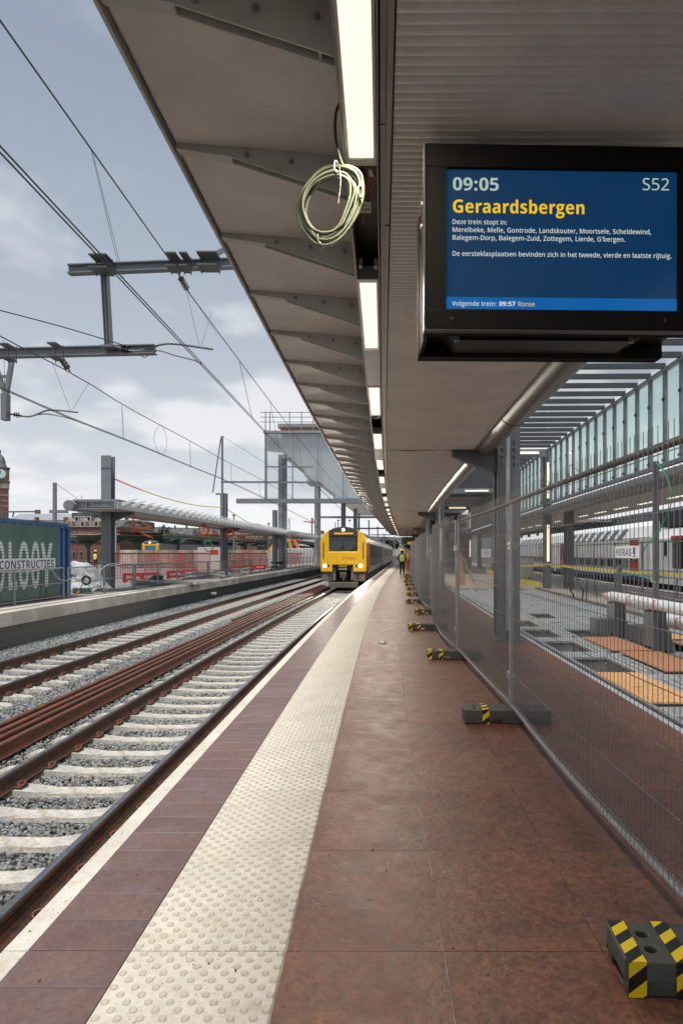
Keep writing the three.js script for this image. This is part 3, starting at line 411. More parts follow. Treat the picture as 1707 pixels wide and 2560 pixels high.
{ // passenger information display
  const t = thing('departure_display', 'large black hanging departure display with a lit blue screen', 'display', null, new THREE.Vector3(0.78, 0, -2.68), 0.024);
  const X0 = -0.582, X1 = 0.60, Y0 = 2.508, Y1 = 3.305;
  const fr = new MB(); const sx0 = -0.492, sx1 = 0.512, sy0 = 2.597, sy1 = 3.202;
  fr.rbox(X0, X1, Y0, sy0, -0.09, 0, 0.006); fr.rbox(X0, X1, sy1, Y1, -0.09, 0, 0.006); fr.box(X0 + 0.002, sx0, sy0 - 0.004, sy1 + 0.004, -0.088, -0.002); fr.box(sx1, X1 - 0.002, sy0 - 0.004, sy1 + 0.004, -0.088, -0.002); fr.box(X0 + 0.01, X1 - 0.01, Y0 + 0.01, Y1 - 0.01, -0.1, -0.07); fr.build('display_housing', mat([0.006, 0.0055, 0.005], 0.7, { map: tPaint, phys: true, specularIntensity: 0.2 }), t);
  const ed = new MB(); ed.box(X0 - 0.006, X0, Y0, Y1, -0.045, 0.002); ed.box(X0 - 0.006, X1, Y0 - 0.006, Y0, -0.03, 0.002); ed.build('housing_edge', mat([0.06, 0.055, 0.05], 0.4, { metal: 0.5 }), t);
  const st = canvasTex(1536, 930, (g, w, h) => {
    g.fillStyle = '#01345a'; g.fillRect(0, 0, w, h); g.fillStyle = '#0160aa'; g.fillRect(0, h * 0.907, w, h * 0.093);
    const F = (wt, px) => { g.font = `${wt} ${px}px sans-serif`; }, fit = (s, x, y, width, px, wt, col) => { F(wt, px); g.fillStyle = col; const k = width / g.measureText(s).width; g.save(); g.translate(x, y); g.scale(k, 1); g.fillText(s, 0, 0); g.restore(); };
    const W = '#e9efe6', G = '#b6cabb', Y = '#ffd008'; g.textBaseline = 'alphabetic';
    fit('09:05', 42, 138, 312, 118, 'bold', G); fit('S52', 1300, 120, 190, 112, 'normal', G); fit('Geraardsbergen', 40, 286, 886, 120, 'bold', Y);
    fit('Deze trein stopt in:', 40, 362, 366, 44, 'normal', W); fit('Merelbeke, Melle, Gontrode, Landskouter, Moortsele, Scheldewind,', 40, 414, 1326, 44, 'normal', W); fit("Balegem-Dorp, Balegem-Zuid, Zottegem, Lierde, G'bergen.", 40, 466, 1152, 44, 'normal', W); fit('De eersteklasplaatsen bevinden zich in het tweede, vierde en laatste rijtuig.', 40, 572, 1462, 44, 'normal', W);
    fit('Volgende trein:', 40, 902, 296, 42, 'normal', W); fit('09:57', 350, 902, 110, 42, 'bold', W); fit('Ronse', 474, 902, 116, 42, 'normal', Y);
  });
  const sm = mat([0.01, 0.01, 0.012], 0.16, { phys: true, specularIntensity: 0.45 }); sm.emissiveMap = st; sm.emissive.setRGB(1, 1, 1); sm.emissiveIntensity = 0.44;
  const sc = new MB().quad([sx0, sy0, 0], [sx1, sy0, 0], [sx1, sy1, 0], [sx0, sy1, 0], [0, 0, 1, 0, 1, 1, 0, 1]).build('display_screen', sm, t); sc.position.z = -0.016;
  const a = new THREE.RectAreaLight(new THREE.Color().setRGB(0.05, 0.3, 0.7), 0.06, 0.99, 0.6); a.name = 'display_light'; a.position.copy(new THREE.Vector3(0, 2.9, 0.012).applyEuler(t.rotation).add(t.position)); a.rotation.y = 0.024 + Math.PI; scene.add(a);
  const rear = new MB(); rear.rbox(X0, X1 - 0.0, 2.495, 3.17, -0.41, -0.33, 0.006); rear.box(X0 + 0.003, X0 + 0.02, 2.5, 3.0, -0.33, -0.13); rear.build('rear_housing', mat([0.006, 0.0055, 0.005], 0.7, { map: tPaint, phys: true, specularIntensity: 0.2 }), t);
  const tray = new MB(); tray.box(X0 + 0.02, X1 - 0.02, 2.56, 2.58, -0.33, -0.11); tray.box(X0 + 0.16, X1 - 0.2, 2.5, 2.56, -0.335, -0.33 + 0.004); tray.prism([[-0.42, 0], [0.36, 0], [0.46, 0.05], [-0.47, 0.05]], 0.18, T4(0, 2.51, -0.32)); tray.build('base_tray', M.black, t);
  for (const x of [-0.43, 0.36]) new MB().rod([x, 2.5, -0.13], [x, 2.53, -0.13], 0.012, 10).build('screw', M.galv, t);
  const br = new MB().rbox(X0 + 0.005, X0 + 0.06, 3.02, 3.17, -0.27, -0.12, 0.008).build('hanger_bracket', M.black, t); new MB().rod([X0 - 0.004, 3.13, -0.16], [X0 + 0.01, 3.13, -0.16], 0.011, 8).rod([X0 - 0.004, 3.05, -0.2], [X0 + 0.01, 3.05, -0.2], 0.011, 8).build('screw', M.alu, br);
  for (const x of [-0.3, 0.3]) new MB().rod([x, Y1 - 0.05, -0.2], [x, CY + 0.01, -0.2], 0.028, 12).build('hanger_tube', M.black, t);
  for (const x of [-0.47, 0.45]) new MB().rod([x, 2.553, -0.002], [x, 2.553, 0.0035], 0.008, 10).build('screw', M.black, t);
}
// ================================================================ THE GLASS HALL between the canopies, floor frames, right-hand side
const hall = thing('glass_hall', 'raised glass-walled hall roof on steel portals between the platforms', 'hall roof');
const HU = 6.95, HY = 6.12;
function beamOn(s, u0, u1, y0, y1, w, name, m, parent) { const o = new MB().box(u0, u1, y0, y1, -w / 2, w / 2).build(name, m, parent); onTrack(o, s, 0, 0); return o; }
COLS.forEach((s, k) => { beamOn(s, 2.0, HU + 0.18, HY - 0.30, HY + 0.04, 0.26, 'portal_beam', M.steelGrey, hall); const c = new MB(); c.box(-0.15, 0.15, 0, HY - 0.3, 0.13, 0.16); c.box(-0.15, 0.15, 0, HY - 0.3, -0.16, -0.13); c.box(-0.01, 0.01, 0, HY - 0.3, -0.13, 0.13); onTrack(c.build('portal_column', M.anthracite, hall), s, HU, 0); });
const purlinM = mat([0.06, 0.064, 0.072], 0.55, { map: tPaint });
for (let s = 3.1; s < 44.7; s += 0.898) {
  if (COLS.some((c) => Math.abs(c - s) < 0.3)) continue;
  const p = beamOn(s, 2.1, HU, HY + 0.02, HY + 0.15, 0.09, 'purlin', purlinM, hall);
  if (s < 27) for (let j = 0; j < 6; j++) { const b = new MB().rod([2.6 + j * 0.8, HY + 0.04, 0.045], [2.6 + j * 0.8, HY + 0.04, 0.06], 0.016, 6).build('bolt', M.anthracite, p); }
  beamOn(s, HU - 0.04, HU + 0.05, 3.74, HY + 0.02, 0.11, 'mullion', M.steelGrey, hall);
  const clipM = beamOn(s, HU - 0.06, HU - 0.045, 3.84, 3.9, 0.16, 'glass_clip', M.black, hall); beamOn(s, HU - 0.055, HU - 0.042, 5.35, 5.42, 0.15, 'glass_clip', M.black, hall);
  const e = Math.min(s + 0.898, 44.7); 
  const m = new MB(); m.quad(P(s, 2.1, HY + 0.162).toArray(), P(s, HU, HY + 0.162).toArray(), P(e, HU, HY + 0.162).toArray(), P(e, 2.1, HY + 0.162).toArray()); m.build('roof_pane', M.pane, hall);
  const clear = Math.abs(s - 23.7) < 0.45; const w = new MB(); w.quad(P(e - 0.055, HU + 0.02, 3.8).toArray(), P(s + 0.055, HU + 0.02, 3.8).toArray(), P(s + 0.055, HU + 0.02, HY + 0.01).toArray(), P(e - 0.055, HU + 0.02, HY + 0.01).toArray()); w.build('glass_pane', clear ? M.pane : M.greenPane, hall);
}
sweep([[HU - 0.05, 3.8], [HU + 0.09, 3.8], [HU + 0.09, 3.7], [HU - 0.05, 3.7]], 0, 45, { step: 3 }).build('wall_sill', M.steelGrey, hall);
sweep([[HU - 0.06, HY + 0.03], [HU + 0.08, HY + 0.03], [HU + 0.08, HY - 0.05], [HU - 0.06, HY - 0.05]], 0, 45, { step: 3 }).build('wall_head', M.steelGrey, hall);
sweep([[1.95, HY + 0.1], [HU + 0.2, HY + 0.1], [HU + 0.2, HY + 0.0], [1.95, HY + 0.0]], 45.1, 80, { step: 3 }).build('roof_sheet', mat([0.42, 0.44, 0.46], 0.6, { map: tPaint }), hall);
for (let s = 45.6; s < 62; s += 0.9) beamOn(s, HU - 0.03, HU + 0.05, 3.7, HY, 0.62, 'wall_panel', M.steelGrey, hall);
beamOn(49.5, 2.1, HU, HY - 0.04, HY - 0.005, 1.6, 'roof_panel', mat([0.05, 0.16, 0.11], 0.6), hall);
pipeSweep(7.02, 3.42, 0.225, -1, 80, 2, 24).build('roof_pipe', M.pipe, hall);
// tube lamps on the portals
{
  let k = 0; const tube = (s, u, y0, y1, horizontal, label) => {
    const t = thing('tube_lamp', label, 'lamp', 'warm tube lamps on the hall portals'); const warm = glow([1, 0.78, 0.5], 0.66);
    if (horizontal) { onTrack(t, s, (y0 + y1) / 2, u); const h = (y1 - y0) / 2; new MB().rbox(-h, h, -0.045, 0.045, 0.14, 0.2, 0.012).build('lamp_tube', warm, t); new MB().box(-h - 0.03, h + 0.03, -0.055, 0.055, 0.131, 0.1385).build('lamp_base', M.galvDull, t); }
    else { onTrack(t, s, u, y0); new MB().rbox(-0.045, 0.045, 0.03, y1 - y0, 0.176, 0.24, 0.012).build('lamp_tube', warm, t); new MB().box(-0.055, 0.055, 0, y1 - y0 + 0.03, 0.161, 0.175).build('lamp_base', M.galvDull, t); }
    const a = new THREE.RectAreaLight(new THREE.Color().setRGB(1, 0.78, 0.5), 0.66, horizontal ? y1 - y0 : 0.09, horizontal ? 0.09 : y1 - y0); a.name = 'tube_lamp_light'; a.position.copy(horizontal ? P(s - 0.22, (y0 + y1) / 2, u) : P(s - 0.26, u, (y0 + y1) / 2)); a.rotation.y = -turn(s) + Math.PI; scene.add(a);
  };
  const nm = [, 'near', 'middle', 'far'];
  for (const q of [1, 2, 3]) { tube(COLS[q], HU, 3.95, 5.55, false, `upper vertical tube lamp on the ${nm[q]} portal column of the hall`); tube(COLS[q], HU, 1.15, 2.8, false, `lower vertical tube lamp on the ${nm[q]} portal column of the hall`); tube(COLS[q], HY - 0.13, 4.9, 6.55, true, `horizontal tube lamp on the ${nm[q]} portal beam of the hall`); }
  tube(COLS[1], 2.2, 1.2, 2.75, false, 'vertical tube lamp on the second canopy column behind the fence'); tube(COLS[2], 2.2, 1.2, 2.75, false, 'vertical tube lamp on the third canopy column behind the fence');
}
{ // canopy over the next platform
  const t = thing('next_canopy', 'brown soffit of the canopy over the next platform with a line of lamps', 'canopy');
  sweep([[7.45, 3.62], [10.6, 3.62], [10.6, 3.42], [7.45, 3.42]], -1, 80, { step: 3 }).build('soffit', M.soffit, t);
  for (let s = 12; s < 60; s += 2.7) { const a = sweep([[9.5, 3.417], [9.62, 3.417], [9.62, 3.40], [9.5, 3.40]], s, s + 1.45, { step: 1.5 }).build('lamp_diffuser', diffuser, t); }
  for (const s of [28, 44.8, 61.6]) hColumn(t, s, 7.9, 3.42, 0.34);
}
// ---- open floor frame with holes
{
  const t = thing('floor_frame', 'grey steel floor frame with rows of rectangular openings', 'floor frame');
  sweep([[2.582, 0.004], [2.652, 0.004], [2.652, -0.2], [2.582, -0.2]], -2, 27.4, { step: 2 }).build('edge_strip', mat([0.56, 0.57, 0.60], 0.4, { metal: 0.3, map: tPaint }), t);
  sweep([[2.655, -0.012], [2.70, -0.012], [2.70, -0.2], [2.655, -0.2]], -2, 27.4, { step: 2 }).build('edge_seal', M.black, t);
  sweep([[2.703, 0.012], [2.73, 0.02], [2.762, 0.012], [2.762, -0.3], [2.703, -0.3]], -2, 27.4, { step: 2 }).build('edge_profile', M.galv, t);
  const plate = mat([0.40, 0.41, 0.41], 0.5, { metal: 0.25, map: tGalv }), lip = mat([0.55, 0.56, 0.56], 0.4, { metal: 0.4, map: tGalv }), inner = mat([0.30, 0.305, 0.30], 0.6, { map: tGrime });
  const U = [2.78, 3.63, 4.48, 5.33], W = 0.6, S0 = 8.2 - 1.72 * 5, PER = 1.72, LEN = 1.27;
  for (let j = 0; j <= 4; j++) { const a = j ? U[j - 1] + W : 2.764, b = j < 4 ? U[j] : 6.298; if (b - a > 0.02) sweep([[a, -0.02], [b, -0.02], [b, -0.36], [a, -0.36]], -1, 27.4, { step: 2 }).build('long_beam', plate, t); }
  const frame = (() => { const m = new MB(), w = W / 2, l = LEN / 2, b = (x0, x1, z0, z1, y0, y1) => m.box(x0, x1, y0, y1, z0, z1); b(-w, -w + 0.03, -l, l, -0.05, -0.012); b(w - 0.03, w, -l, l, -0.05, -0.012); b(-w, w, -l, -l + 0.03, -0.05, -0.012); b(-w, w, l - 0.03, l, -0.05, -0.012); b(-w - 0.07, -w - 0.05, -l, l, -0.02, 0.008); b(w + 0.05, w + 0.07, -l, l, -0.02, 0.008); return m.geom(); })();
  const slotPlate = (() => { const m = new MB(), w = W / 2 - 0.003, l = LEN / 2 - 0.003; m.box(-w, w, -0.03, -0.014, -l, l * 0.1); m.box(-w, -w * 0.3, -0.03, -0.014, l * 0.1, l * 0.32); m.box(w * 0.75, w, -0.03, -0.014, l * 0.1, l * 0.32); m.box(-w, w, -0.03, -0.014, l * 0.32, l); return m.geom(); })();
  const tb = new MB().box(-0, W, -0.36, -0.0205, -0.225, 0.225).geom();
  const boltG = new MB().rod([0, -0.02, 0], [0, 0.03, 0], 0.018, 8).rod([0, -0.02, 0], [0, -0.005, 0], 0.04, 8).geom();
  for (let r = 0; r < 16; r++) for (let j = 0; j < 4; j++) {
    const s = S0 + PER * r; if (s > 25.8) continue;
    onTrack(put('cross_beam', tb, plate, t), s - 0.225, U[j], 0);
    const f = put('opening_frame', frame, lip, t); onTrack(f, s + LEN / 2, U[j] + W / 2, 0);
    const open = s < 13.2 && !(j > 2 && s > 8) || (j === 0 && s < 15) || (j === 1 && s < 16 && s > 14.6);
    if (!open) { const c = put('cover_plate', slotPlate, plate, t); onTrack(c, s + LEN / 2, U[j] + W / 2, 0); if (R() > 0.45) c.rotation.y += Math.PI; }
    else { const w = new MB(); w.box(-W / 2, -W / 2 + 0.01, -0.36, -0.05, -LEN / 2, LEN / 2); w.box(W / 2 - 0.01, W / 2, -0.36, -0.05, -LEN / 2, LEN / 2); w.box(-W / 2, W / 2, -0.36, -0.05, -LEN / 2, -LEN / 2 + 0.01); onTrack(w.build('opening_side', inner, t), s + LEN / 2, U[j] + W / 2, 0); }
    if (s > 8 && R() > 0.35) { const b = put('fixing_bolt', boltG, M.galv, t); onTrack(b, s - 0.2 + R() * 0.4, U[j] + W + 0.12, 0); }
  }
  const boards = [[2.72, 3.27, 6.4, 8.0, M.ply, 'pale orange plywood board over the floor opening nearest the fence'], [3.6, 4.22, 9.85, 11.4, M.plyDark, 'brown plywood board over an opening below the dark steel box'], [3.66, 4.30, 8.12, 9.72, M.plyDark, 'brown plywood board in front of the tall steel trestle'], [4.9, 5.7, 9.4, 10.9, M.plyDark, 'brown plywood board behind the steel trestles'], [4.75, 5.5, 11.2, 12.0, M.ply, 'small pale plywood board under the wrapped beams']];
  for (const [a, b, c, d, m, l] of boards) tag(slab(a, b, c, d, 0.011, 0.03, 0.002, [R() * 5, R() * 5]).build('plywood_board', m), l, 'board', 'plywood boards on the floor frame');
}
{ // trestles and wrapped beams
  const tr = (s, u, label) => { const t = thing('steel_trestle', label, 'trestle', 'dark steel trestles', P(s, u, 0.012), -turn(s)); new MB().prism([[0, 0], [0.36, 0], [0.2, 0.34], [0.2, 0.62], [0, 0.62]], 0.07, T4(0, 0, -0.02), 0.003).build('side_plate', M.anthracite, t); new MB().prism([[0, 0], [0.36, 0], [0.2, 0.34], [0.2, 0.62], [0, 0.62]], 0.02, T4(0, 0, -0.3), 0.003).build('side_plate', M.anthracite, t); new MB().box(0, 0.03, 0.05, 0.6, -0.28, -0.02).build('web_plate', M.anthracite, t); return t; };
  tr(9.9, 4.24, 'dark steel trestle standing nearest the fence under the wrapped beam'); tr(11.6, 4.24, 'dark steel trestle farther along under the tip of the wrapped beam');
  const bx = thing('steel_box', 'low dark steel box beside the farther trestle', 'steel box', null, P(11.8, 3.98, 0.012), 0); new MB().rbox(0, 0.36, 0, 0.3, -0.35, 0, 0.006).build('box_body', M.anthracite, bx); new MB().box(0.36, 0.375, 0.02, 0.28, -0.33, -0.02).build('box_end', M.black, bx);
  const lb = thing('steel_channel', 'dark steel channel lying between the two trestles', 'steel channel', null, P(11.2, 4.32, 0.012)); new MB().box(0.02, 0.3, 0.0, 0.26, -0.1, 1.1).build('channel_body', M.anthracite, lb);
  const wrap = (u, y, r, s0, s1, label, tip) => { const t = thing('wrapped_beam', label, 'beam', 'beams wrapped in white film'); const g = new MB(), n = 26, seg = 14, rg = rngOf(77 + s1 * 10), ring = []; for (let k = 0; k <= n; k++) { const s = mix(s0, s1, k / n), q = clamp((s1 - s) / 0.5, 0.12, 1) ** 0.6; ring.push([...Array(seg + 1)].map((_, a) => { const A = a % seg / seg * 6.283, w = r * q * (1 + (rngOf(k * 31 + (a % seg) * 7 + 3)() - 0.5) * 0.16), sq = 1 / Math.max(Math.abs(Math.cos(A)), Math.abs(Math.sin(A))); return P(s, u + Math.cos(A) * w * mix(1, sq, 0.6) * 1.25, y + Math.sin(A) * w * mix(1, sq, 0.6)); })); }
    const pos = [], idx = [], uv = []; ring.forEach((q, k) => q.forEach((v, a) => { pos.push(v.x, v.y, v.z); uv.push(a * 0.08, k * 0.2); })); for (let k = 0; k < n; k++) for (let a = 0; a < seg; a++) { const i = k * (seg + 1) + a, j = i + seg + 1; idx.push(i, i + 1, j, i + 1, j + 1, j); } const G = new THREE.BufferGeometry(); G.setAttribute('position', new THREE.Float32BufferAttribute(pos, 3)); G.setAttribute('uv', new THREE.Float32BufferAttribute(uv, 2)); G.setIndex(idx); G.computeVertexNormals(); put('film_wrap', G, M.film, t);
    for (let s = s1 - 0.45; s > s0; s -= 1.08) { const b = new MB(); const pr = []; for (let a = 0; a < 16; a++) { const A = a / 16 * 6.283, sq = 1 / Math.max(Math.abs(Math.cos(A)), Math.abs(Math.sin(A))), w = r * 1.09 * mix(1, sq, 0.6); pr.push([u + Math.cos(-A) * w * 1.25, y + Math.sin(-A) * w]); } sweep(pr, s, s + 0.035, { mb: b, caps: false }).build('binding_strap', M.orange, t); } };
  wrap(4.33, 0.735, 0.085, 5.4, 12.4, 'long beam in white film with orange straps resting on the trestles'); wrap(4.78, 0.43, 0.10, 5.6, 11.5, 'lower beam in white film with orange straps behind the trestles'); wrap(5.35, 0.30, 0.10, 5.0, 10.0, 'beam in white film lying low at the picture edge');
  for (const [u, s] of [[4.78, 6.2], [4.78, 10.9], [5.35, 6.0], [5.35, 9.4]]) { const o = new MB().rbox(-0.15, 0.15, 0, u < 5 ? 0.30 : 0.18, -0.06, 0.06, 0.006).build('timber_block', M.timber); onTrack(o, s, u, 0.012); tag(o, `${s < 7 ? 'nearer' : 'farther'} timber block propping the ${u < 5 ? 'lower' : 'outermost'} white wrapped beam`, 'timber', 'timber blocks under the wrapped beams'); }
}
{ // handrail beyond the opening
  const t = thing('handrail', 'galvanised handrail with dark posts beyond the floor openings', 'handrail');
  for (const y of [1.0, 0.52, 0.14]) { const pts = []; for (let s = 0; s <= 17.4; s += 1.45) pts.push(P(s, 6.5, y)); new MB().tube(pts, y > 0.9 ? 0.035 : 0.02, 8).build('rail', M.galv, t); }
  for (const s of [17.3, 14.9, 12.5, 10.1]) onTrack(new MB().box(-0.055, 0.055, 0.062, s === 14.9 ? 3.72 : 1.25, -0.06, 0.06).build('post', M.anthracite, t), s, 6.4, 0);
  const pm = thing('site_railing', 'slender grey railing posts and rails along the next platform', 'railing'); for (let s = 18; s < 44; s += 3) onTrack(new MB().rod([0, 0, 0], [0, 2.0, 0], 0.035, 8).build('post', M.galvDull, pm), s, 9.6, 0); for (const y of [1.95, 0.2]) { const q = []; for (let s = 18; s < 44; s += 2) q.push(P(s, 9.6, y)); new MB().tube(q, 0.025, 6).build('rail', M.galvDull, pm); }
  const tp = (pts, h, label) => { const m = new MB(); for (let k = 0; k < pts.length - 1; k++) { const a = pts[k], b = pts[k + 1]; for (const o of [-0.002, 0.002]) m.quad([a.x, a.y - h, a.z + o], [b.x, b.y - h, b.z + o], [b.x, b.y, b.z + o], [a.x, a.y, a.z + o]); } const o = m.build('barrier_tape', M.tape); tag(o, label, 'tape', 'yellow barrier tapes'); };
  const sag = (a, b, d, n = 8) => [...Array(n + 1)].map((_, k) => { const q = k / n; return a.clone().lerp(b, q).add(new THREE.Vector3(0, -d * 4 * q * (1 - q), 0)); });
  tp(sag(P(27.7, 6.8, 1.12), P(12, 6.62, 1.12), 0.06), 0.08, 'yellow tape stretched level from the lit hall column towards the handrail'); tp(sag(P(44, 6.3, 0.5), P(27.7, 6.6, -0.02 + 0.3), 0.1), 0.25, 'wide yellow tape drooping across the floor towards the lit column'); tp(sag(P(44, 6.6, 1.02), P(27.7, 6.8, 1.05), 0.12), 0.08, 'yellow tape running from the far column to the lit hall column'); tp(sag(P(28.3, 6.3, 1.0), P(27.4, 5.7, 0.05), 0.05), 0.1, 'loose yellow tape end hanging down left of the lit column');
  const cb = thing('white_cabinet', 'pale cabinet standing behind the tape left of the lit column', 'cabinet', null, P(38, 7.4, 0)); new MB().rbox(-0.9, 0.9, 0.05, 1.25, -0.3, 0.3, 0.02).build('cabinet_body', M.offWhite, cb); new MB().box(-0.8, 0.8, 0, 0.05, -0.25, 0.25).build('plinth', M.black, cb);
  const pl = thing('timber_prop', 'leaning plywood panel with a timber brace behind the fence', 'panel', null, P(30.5, 3.1, 0), 0.3); new MB().prism([[0, 0], [0.55, 0], [0.3, 1.55], [0, 1.55]], 0.03, null, 0.002).build('panel', M.ply, pl); new MB().bar([0.3, 1.5, 0.05], [0.85, 0, 0.4], 0.07, 0.07).build('brace', M.timber, pl);
  const hs = thing('black_hose', 'black hose looping above the floor edge', 'hose'); new MB().tube([P(21, 6.2, 0.1), P(21.2, 6.0, 0.75), P(20.6, 6.1, 0.85), P(20, 6.2, 0.4), P(20.2, 6.25, 0.08)], 0.03, 7, 30).build('hose', M.black, hs); new MB().tube([P(19.6, 6.2, 0.08), P(19.3, 6.15, 0.7), P(18.9, 6.2, 0.75), P(18.6, 6.22, 0.1)], 0.015, 6, 24).build('cable', M.black, hs);
  const ng = thing('notice_sheet', 'white notice sheet on the far hall column', 'notice', null, P(44.5, 6.35, 1.55)); new MB().box(-0.35, 0.35, -0.3, 0.3, -0.01, 0.01).build('sheet', M.white, ng); new MB().box(-0.12, 0.2, -0.12, 0.16, 0.011, 0.014).build('print', mat([0.3, 0.45, 0.6], 0.6), ng);
}
{ // dark far end of the hall: stacked rooms and a green panelled wall, further canopies to the right
  const t = thing('end_building', 'dim office storey closing the far end of the hall', 'building', null, P(72, 4.6, 0), -turn(72));
  new MB().box(-3.2, 3.2, 0, 6, -4, 0).build('wall', mat([0.16, 0.14, 0.13], 0.8, { map: tGrime }), t); for (let k = 0; k < 6; k++) { new MB().box(-2.9 + k, -2.1 + k, 4.6, 5.7, 0, 0.05).build('window', k % 3 ? M.glassDark : M.offWhite, t); new MB().box(-2.9 + k, -2.1 + k, 2.9, 3.9, 0, 0.05).build('window', k % 2 ? M.glassDark : M.offWhite, t); } for (const y of [0.6, 1.9, 4.25]) new MB().box(-3.2, 3.2, y, y + 0.2, 0, 0.12).build('ledge', M.steelGrey, t);
  const w = thing('glazed_wall', 'pale green glazed wall behind the double-deck train', 'wall'); const gm = mat([0.26, 0.36, 0.33], 0.3, { map: tGrime }); for (let s = 14; s < 92; s += 2.2) { sweep([[21, 4.8], [21.06, 4.8], [21.06, 0.2], [21, 0.2]], s, s + 2.12, { step: 3 }).build('panel', R() > 0.3 ? gm : M.steelGrey, w); } sweep([[20.8, 5.0], [21.2, 5.0], [21.2, 4.8], [20.8, 4.8]], 14, 92, { step: 4 }).build('head_rail', M.steelGrey, w);
  const fc = thing('far_canopy', 'dark far canopy with a broken row of bright rooflights', 'canopy'); sweep([[16.5, 4.9], [21, 4.9], [21, 4.6], [16.5, 4.6]], 62, 120, { step: 4 }).build('soffit', mat([0.33, 0.31, 0.29], 0.6, { map: tPaint }), fc); for (let s = 64; s < 118; s += 6) { hColumn(fc, s, 19, 4.6, 0.3); sweep([[17.2, 4.58], [18.6, 4.58], [18.6, 4.56], [17.2, 4.56]], s + 1, s + 3.4, { step: 3 }).build('rooflight', mat([0.7, 0.7, 0.68], 0.5), fc); }
}
// ================================================================ SITE FENCE on the platform
{
  const POST = [[2.28, 1.25], [5.78, 1.20], [9.2, 1.10], [12.65, 1.01], [16.0, 1.17], [19.4, 1.02], [22.8, 1.06], [26.2, 1.10], [29.6, 1.05], [33.0, 1.0], [36.4, 1.06], [39.8, 1.0], [43.2, 1.05]];
  const FY0 = 0.15, FY1 = 2.02;
  const vw = new THREE.CylinderGeometry(0.002, 0.002, FY1 - FY0 + 0.09, 5, 1, true); vw.translate(0, (FY0 + FY1) / 2 + 0.045, 0);
  const inst = { };
  const where = ['reaching the picture edge beside the departure display', 'between the nearest pair of dark rubber feet', 'second beyond the nearest panel', 'third beyond the nearest panel', 'fourth beyond the nearest panel', 'fifth beyond the nearest panel', 'sixth beyond the nearest panel', 'seventh beyond the nearest panel', 'eighth beyond the nearest panel', 'ninth beyond the nearest panel', 'tenth beyond the nearest panel', 'last in the row'];
  for (let k = 0; k < POST.length - 1; k++) {
    const [s0, u0] = POST[k], [s1, u1] = POST[k + 1], a = P(s0 + 0.03, u0, 0), b = P(s1 - 0.03, u1, 0), L = a.distanceTo(b);
    const t = thing('wire_fence', `wire mesh fence panel ${where[k]}`, 'fence', 'site fence panels along the platform', a, Math.atan2(-(b.z - a.z), b.x - a.x));   // local +x runs along the panel
    t.rotation.order = 'YXZ'; t.rotation.x = [0, 0.006, -0.012, 0.01, -0.008][k % 5]; const bow = (x) => 0.02 * Math.sin(Math.PI * x / L) * (k % 2 ? 1 : -1);
    for (const x of [0, L]) new MB().rod([x, 0.12, 0], [x, FY1 + 0.02, 0], 0.02, 12).build('post', M.fenceTube, t);
    new MB().tube([[0, FY1, 0], [L / 2, FY1, bow(L / 2)], [L, FY1, 0]], 0.019, 10, 8).build('top_rail', M.fenceRail, t); new MB().tube([[0, FY0, 0], [L / 2, FY0 - 0.02, bow(L / 2)], [L, FY0, 0]], 0.018, 10, 8).build('bottom_rail', M.fenceTube, t);
    const n = Math.round(L / 0.048);
    if (k < 4) for (let j = 1; j < n; j++) { const x = j * L / n, w = put('wire', vw, M.wire, t); w.position.set(x, 0, bow(x) - 0.021); }
    else { const m = new MB(); for (let j = 1; j < n; j++) m.geo(vw, T4(j * L / n, 0, bow(j * L / n) - 0.021)); m.build('wire_mesh', M.wire, t).userData = { kind: 'stuff' }; }
    for (let r = 0; r < 8; r++) { const y = FY0 + 0.05 + r * 0.255; new MB().tube([[0, y, -0.016], [L / 4, y - 0.004, bow(L / 4) - 0.016], [L / 2, y, bow(L / 2) - 0.016], [L, y, -0.016]], 0.0028, 5, 8).build('cross_wire', M.wire, t); }
    if (k < 6) for (const y of [1.62, 0.42]) { const c = new MB().rbox(-0.05, 0.035, y - 0.035, y + 0.035, -0.03, 0.03, 0.006).build('clamp', y > 1 ? mat([0.5, 0.4, 0.24], 0.5) : M.galvDull, t); new MB().rod([-0.03, y, -0.05], [-0.03, y, 0.06], 0.008, 8).build('clamp_bolt', M.galv, c); }
    if (k === 1) { new MB().box(-0.016, 0.016, 0.62, 0.72, 0.0205, 0.022).build('red_label', M.red, t); new MB().box(-0.016, 0.016, 0.5, 0.615, 0.0205, 0.022).build('yellow_label', M.tape, t); new MB().box(0.02, 0.10, 1.50, 1.58, 0.026, 0.03).build('label_plate', M.offWhite, t); new MB().box(0.03, 0.09, 1.38, 1.49, 0.026, 0.03).build('blue_label', mat([0.03, 0.06, 0.2], 0.5), t); }
  }
  // maker's plate on the nearest panel and green cord
  const hm = mat([0.85, 0.85, 0.85], 0.5); hm.map = canvasTex(512, 226, (g, w, h) => { g.fillStyle = '#f2f0ee'; g.fillRect(0, 0, w, h); g.fillStyle = '#1f4f86'; g.font = 'bold 190px sans-serif'; const k = 345 / g.measureText('HERAS').width; g.save(); g.translate(14, 182); g.scale(k, 1.0); g.fillText('HERAS', 0, 0); g.restore(); g.fillStyle = '#0f3a86'; g.fillRect(388, 26, 46, 128); g.fillRect(398, 172, 34, 30); });
  const [sa, ua] = POST[0], [sb, ub] = POST[1]; const A = P(sa, ua, 0), C = P(sb, ub, 0), dir = C.clone().sub(A).normalize(), ry = Math.atan2(-dir.z, dir.x), hp = A.clone().add(dir.clone().multiplyScalar(0.0)); 
  const sx = 3.0, f = (sx - sa) / (sb - sa), q = A.clone().lerp(C, f), plate = thing('maker_plate', 'white fence plate with bold blue HERAS lettering', 'sign', null, new THREE.Vector3(q.x, 1.555, q.z), ry);
